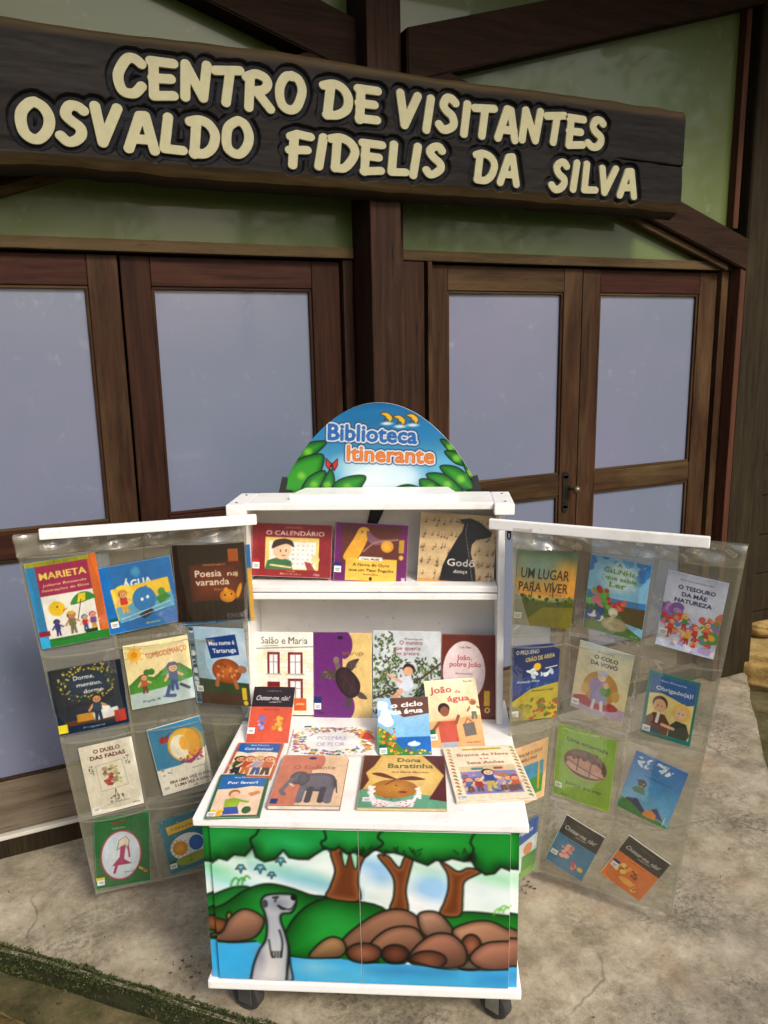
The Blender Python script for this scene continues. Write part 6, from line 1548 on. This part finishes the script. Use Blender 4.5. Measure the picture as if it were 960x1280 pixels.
# name, label, thickness, cover edge colour, painter, sticker (x, y, colour of upper band or None)
BK = [
 ('marieta', 'magenta and white picture book titled MARIETA, outermost in the left wing top row', .004, (40, 140, 190), a_marieta, None),
 ('agua', 'blue picture book titled ÁGUA with a boat, middle of the left wing top row', .004, (28, 100, 170), a_agua, (.09, .86, (20, 100, 90))),
 ('poesia', 'dark brown book titled Poesia na varanda in the left wing', .005, (40, 22, 16), a_poesia, None),
 ('dorme', 'dark blue night scene book with a bed, outermost in left wing second row', .004, (14, 34, 60), a_dorme, None),
 ('tombo', 'cream book with a sun and green hills in the left wing second row', .004, (220, 206, 160), a_tombo, None),
 ('tartaruga', 'pale blue book with an orange tortoise in the left wing second row', .004, (150, 180, 200), a_tartaruga, (.10, .80, None)),
 ('duelo', 'cream book titled O DUELO DAS FADAS in the left wing third row', .004, (220, 212, 190), a_duelo, (.10, .92, None)),
 ('eraumavez', 'blue and cream book with a yellow sun swirl in the left wing third row', .004, (220, 212, 190), a_eraumavez, (.10, .90, None)),
 ('oculto', 'drab olive book half hidden behind the cart in the left wing', .004, (130, 128, 100), a_oculto, None),
 ('menina', 'green book with a white oval and a girl in pink, left wing bottom row', .004, (28, 96, 50), a_menina, (.09, .91, None)),
 ('sollua', 'teal book with a sun and a blue moon, left wing bottom row', .004, (20, 110, 126), a_sollua, (.11, .86, (10, 80, 70))),
 ('lugar', 'olive and orange book titled UM LUGAR PARA VIVER in the right wing top row', .004, (100, 104, 60), a_lugar, (.08, .87, (20, 90, 60))),
 ('galinha', 'light blue book titled A Galinha que sabia Ler in the right wing', .004, (120, 180, 210), a_galinha, None),
 ('tesouro', 'lavender book titled O TESOURO DA MÃE NATUREZA, outermost in right wing top row', .004, (190, 196, 220), a_tesouro, (.09, .80, None)),
 ('areia', 'navy and yellow beach book in the right wing second row beside the cart', .004, (24, 48, 112), a_areia, (.07, .90, None)),
 ('colo', 'pale yellow book with a grandmother in an armchair, right wing second row', .004, (200, 196, 170), a_colo, (.08, .90, None)),
 ('obrigado', 'teal framed book with two children shaking hands, right wing second row', .004, (20, 120, 112), a_obrigado, (.10, .90, None)),
 ('bracos', 'peach coloured book partly hidden by the cart, right wing third row', .004, (206, 164, 124), a_bracos, None),
 ('enterrada', 'lime green book with a brown pot drawing in the right wing third row', .004, (120, 160, 36), a_enterrada, (.09, .84, None)),
 ('ar', 'sky blue book with a flying green figure above hills, right wing third row', .004, (40, 120, 180), a_ar, None),
 ('azul', 'blue and grey book mostly hidden by the cart, right wing bottom row', .004, (40, 96, 170), a_azul, None),
 ('chatearazul', 'tilted black and blue booklet in the right wing bottom row', .004, (230, 228, 220), chatear((36, 36, 38), (70, 132, 170), pigs), (.12, .76, None)),
 ('chatearlaranja', 'tilted black and orange booklet, outermost in the right wing bottom row', .004, (230, 228, 220), chatear((38, 34, 34), (222, 124, 50), lions), (.12, .66, (24, 44, 120))),
 ('calendario', 'red book titled O CALENDÁRIO with a boy, on the upper shelf', .006, (140, 36, 42), a_calendario, (.06, .80, (190, 30, 40))),
 ('pato', 'purple and brown book with a yellow duck, middle of the upper shelf', .006, (110, 26, 96), a_pato, (.05, .80, (20, 50, 130))),
 ('godo', 'music sheet book with a black dog silhouette on the upper shelf', .006, (200, 172, 130), a_godo, None),
 ('salou', 'white book with a drawn house front, leftmost standing on the lower shelf', .006, (226, 224, 212), a_salou, None),
 ('tarturoxa', 'purple and tan book with a sea turtle standing on the lower shelf', .006, (104, 36, 112), a_tarturoxa, (.06, .86, None)),
 ('arvore', 'grey and green book with a boy in a tree on the lower shelf', .006, (180, 186, 190), a_arvore, None),
 ('pobre', 'dark red book with a pale oval, rightmost standing on the lower shelf', .006, (104, 42, 30), a_pobre, None),
 ('flores', 'white book with a colourful flower border lying flat on the cart', .006, (226, 226, 222), a_flores, (.16, .06, (20, 110, 60))),
 ('chatearverm', 'black and orange red booklet leaning at the left end of the cart top', .004, (214, 208, 196), chatear((44, 34, 40), (206, 92, 64), goats), (.07, .80, None)),
 ('ciclo', 'blue and brown book about the water cycle leaning in the middle of the cart', .004, (110, 150, 180), a_ciclo, (.10, .92, (20, 110, 70))),
 ('joaoagua', 'cream book titled João da água with a boy in an orange shirt', .004, (226, 206, 170), a_joaoagua, (.07, .84, None)),
 ('criancas', 'orange framed book with a row of children under a blue heading', .006, (190, 96, 62), a_criancas, None),
 ('menino', 'green framed book with a boy in a green shirt, front left corner of the cart', .006, (34, 98, 56), a_menino, (.10, .96, None)),
 ('elefante', 'terracotta and tan book with a grey elephant lying on the cart', .013, (150, 96, 76), a_elefante, None),
 ('barata', 'yellow book titled Dona Baratinha with dark red curtains lying on the cart', .008, (190, 160, 84), a_barata, (.10, .86, None)),
 ('branca', 'cream book titled Branca de Neve at the front right corner of the cart', .008, (226, 212, 184), a_branca, (.10, .94, None)),
]
CM = {}
def covermat(c):
    if c not in CM:
        CM[c] = simple('cover_%d_%d_%d' % c, lin(c), 0.45)
    return CM[c]
FLAT = ('flores', 'criancas', 'menino', 'elefante', 'barata', 'branca')
def make_book(key, label, th, ec, art, st, name='book', dz=0.0):
    (p, ex, ey, w, h) = PLACE[key]
    p, ex, ey = Vector(p), Vector(ex).normalized(), Vector(ey)
    ey = (ey - ex * ey.dot(ex)).normalized()
    n = ex.cross(ey).normalized()
    if key in FLAT: p = Vector((p.x, p.y, T + .0012 + th + .0006))
    if key == 'salou': p = p + ey * .030; h = h - .030
    m = Matrix(((ex.x, ey.x, n.x, p.x), (ex.y, ey.y, n.y, p.y), (ex.z, ey.z, n.z, p.z), (0, 0, 0, 1)))
    e = empty(name, mat=CARTM @ m)
    tag(e, label, 'book', 'picture books displayed on the cart')
    nx = 104; ny = int(round(nx * h / w))
    c = Cv(nx, ny); art(c); c.mottle(.055, len(key) * 7 + nx + ny); c.grain(4, len(key))
    bow = .0022 if key not in FLAT else .0008
    sheet_from_canvas('front_cover', c, lambda U, V_: ((U - .5) * w, (1 - V_) * h, -bow * (1 - np.sin(np.pi * U)) * .6 + 0 * V_), M['print'], e)
    cm = covermat(ec)
    bt = .0009
    # cover boards and spine (left edge), page block inside
    box('front_board', cm, e, -w / 2, w / 2, 0, h, -bow * .6 - bt - .0004, -bow * .6 - .0004, 0)
    box('back_board', cm, e, -w / 2, w / 2, 0, h, -th, -th + bt, 0)
    box('spine', cm, e, -w / 2 - .0011, -w / 2 - .0001, .0002, h - .0002, -th + .0002, -bow * .6 - .0006, 0)
    box('page_block', M['paper'], e, -w / 2 + .0003, w / 2 - .0025, .0022, h - .0022, -th + bt + .0001, -bow * .6 - bt - .0006, 0)
    if st:
        sx, sy, bc = st
        sw, sh = .021, .019
        cxs = max((sx - .5) * w, -w / 2 + sw / 2 + .001); cys = max((1 - sy) * h, sh / 2 + .001)
        s = Cv(12, 12, (240, 240, 236)); s.line([(.2, .45), (.8, .45)], .10, (90, 90, 100)); s.line([(.25, .70), (.75, .70)], .10, (120, 120, 130))
        sheet_from_canvas('library_sticker', s, lambda U, V_: (cxs + (U - .5) * sw, cys + (.5 - V_) * sh, .0007 + 0 * U), M['print'], e, 12, 12)
        if bc:
            s2 = Cv(6, 6, bc)
            sheet_from_canvas('colour_tab', s2, lambda U, V_: (cxs + (U - .5) * sw, cys + sh * .5 + (1 - V_) * sh * .55, .0006 + 0 * U), M['print'], e, 4, 4)
    return e
for b in BK: make_book(*b)
# a second blue book tucked in behind the brown one in the left wing
(p, ex, ey, w, h) = PLACE['poesia']
PLACE['atras'] = (tuple(Vector(p) + Vector(ex) * .012 - Vector(ey) * .010 + Vector((.0015, .006, 0))), ex, ey, w, h)
def a_atras(c): c.rect(0, 0, 1, 1, (50, 120, 176)); c.rect(.94, .3, 1, 1, (220, 170, 60)); c.dots(20, 0, .8, 1, 1, [(90, 150, 200), (40, 90, 150)], .05, 3)
make_book('atras', 'bright blue book peeking out behind the dark brown book in the left wing', .003, (50, 120, 176), a_atras, None)
# little wooden props under the leaning books
for (x, y, wz) in ((-.300, .430, .045), (.094, .390, .042), (.238, .450, .050)):
    prism('book_prop', M['white'], cart, [(x - .035, T + .0005), (x + .035, T + .0005), (x + .035, T + wz), (x - .035, T + wz)], y, y + .016)

# ================================================================== garden behind the viewer (mirrored faintly in the panes)
def tree(name, x, y, h, rad, seed, label, n=5200):
    r = random.Random(seed)
    e = empty(name, (x, y, -.1))
    tag(e, label, 'tree', 'garden trees facing the doors')
    bm = bmesh.new()
    cyl_bm(bm, (0, 0, 0), (r.uniform(-.2, .2), 0, h * .55), .16, .09, 10)
    for k in range(6):
        a = k * 1.05 + r.uniform(-.3, .3)
        cyl_bm(bm, (0, 0, h * (.35 + .03 * k)), (math.cos(a) * rad * .6, math.sin(a) * rad * .6, h * (.62 + .05 * k)), .06, .02, 7)
    bm_obj('trunk', bm, M['bark'], e)
    V, F = [], []
    cl = [(r.gauss(0, rad * .45), r.gauss(0, rad * .45), h * r.uniform(.45, .95), rad * r.uniform(.25, .5)) for _ in range(16)]
    for _ in range(n):
        cx_, cy_, cz_, cr = r.choice(cl)
        d = Vector((r.gauss(0, 1), r.gauss(0, 1), r.gauss(0, 1))).normalized() * cr * r.random() ** .4
        p = Vector((cx_, cy_, cz_)) + d
        a = Vector((r.gauss(0, 1), r.gauss(0, 1), r.gauss(0, 1))).normalized(); b = a.orthogonal().normalized()
        s = r.uniform(.06, .15); k = len(V)
        V += [p - a * s, p + b * s * .45, p + a * s, p - b * s * .45]
        F.append((k, k + 1, k + 2, k + 3))
    mesh_obj('crown', V, F, M['foliage'], e)
tree('garden_tree', -6.0, -9.0, 6.0, 2.8, 1, 'leafy garden tree on the left, seen only as a faint reflection in the panes')
tree('garden_tree', -1.4, -11.0, 6.6, 3.0, 2, 'tallest leafy garden tree facing the doors')
tree('garden_tree', 7.4, -9.5, 6.2, 2.8, 3, 'leafy garden tree on the right, facing the corner post')
tree('garden_tree', -9.8, -3.2, 7.2, 3.2, 5, 'leafy garden tree farthest to the left of the doors')
tree('garden_tree', 11.5, -3.5, 7.4, 3.2, 6, 'leafy garden tree farthest to the right of the doors')
def palm(x, y, h):
    r = random.Random(12)
    e = empty('palm_tree', (x, y, -.1))
    tag(e, 'palm tree with drooping fronds mirrored in the upper right pane', 'palm tree')
    bm = bmesh.new(); cyl_bm(bm, (0, 0, 0), (.1, 0, h), .13, .09, 12); bm_obj('trunk', bm, M['bark'], e)
    for k in range(13):
        a = k * 2 * math.pi / 13 + r.uniform(-.15, .15); el = r.uniform(.1, .9); L_ = r.uniform(1.6, 2.1)
        V, F = [], []
        P = [Vector((.1 + math.cos(a) * L_ * t * (1 - .15 * t), math.sin(a) * L_ * t * (1 - .15 * t), h + L_ * (el * t - (.55 + el) * t * t))) for t in np.linspace(0, 1, 22)]
        for i in range(1, 22):
            tg = (P[i] - P[i - 1]).normalized(); sd_ = tg.cross(Vector((0, 0, 1))).normalized()
            ll = .42 * math.sin(math.pi * min(1, .12 + i / 22 * .88)) + .06
            for s_ in (-1, 1):
                k0 = len(V); tip = P[i] + sd_ * s_ * ll + tg * ll * .5 - Vector((0, 0, ll * .55))
                V += [P[i] - tg * .018, P[i] + tg * .018, tip]; F.append((k0, k0 + 1, k0 + 2))
        mesh_obj('frond', V, F, M['palm'], e)
palm(3.6, -7.4, 5.0)
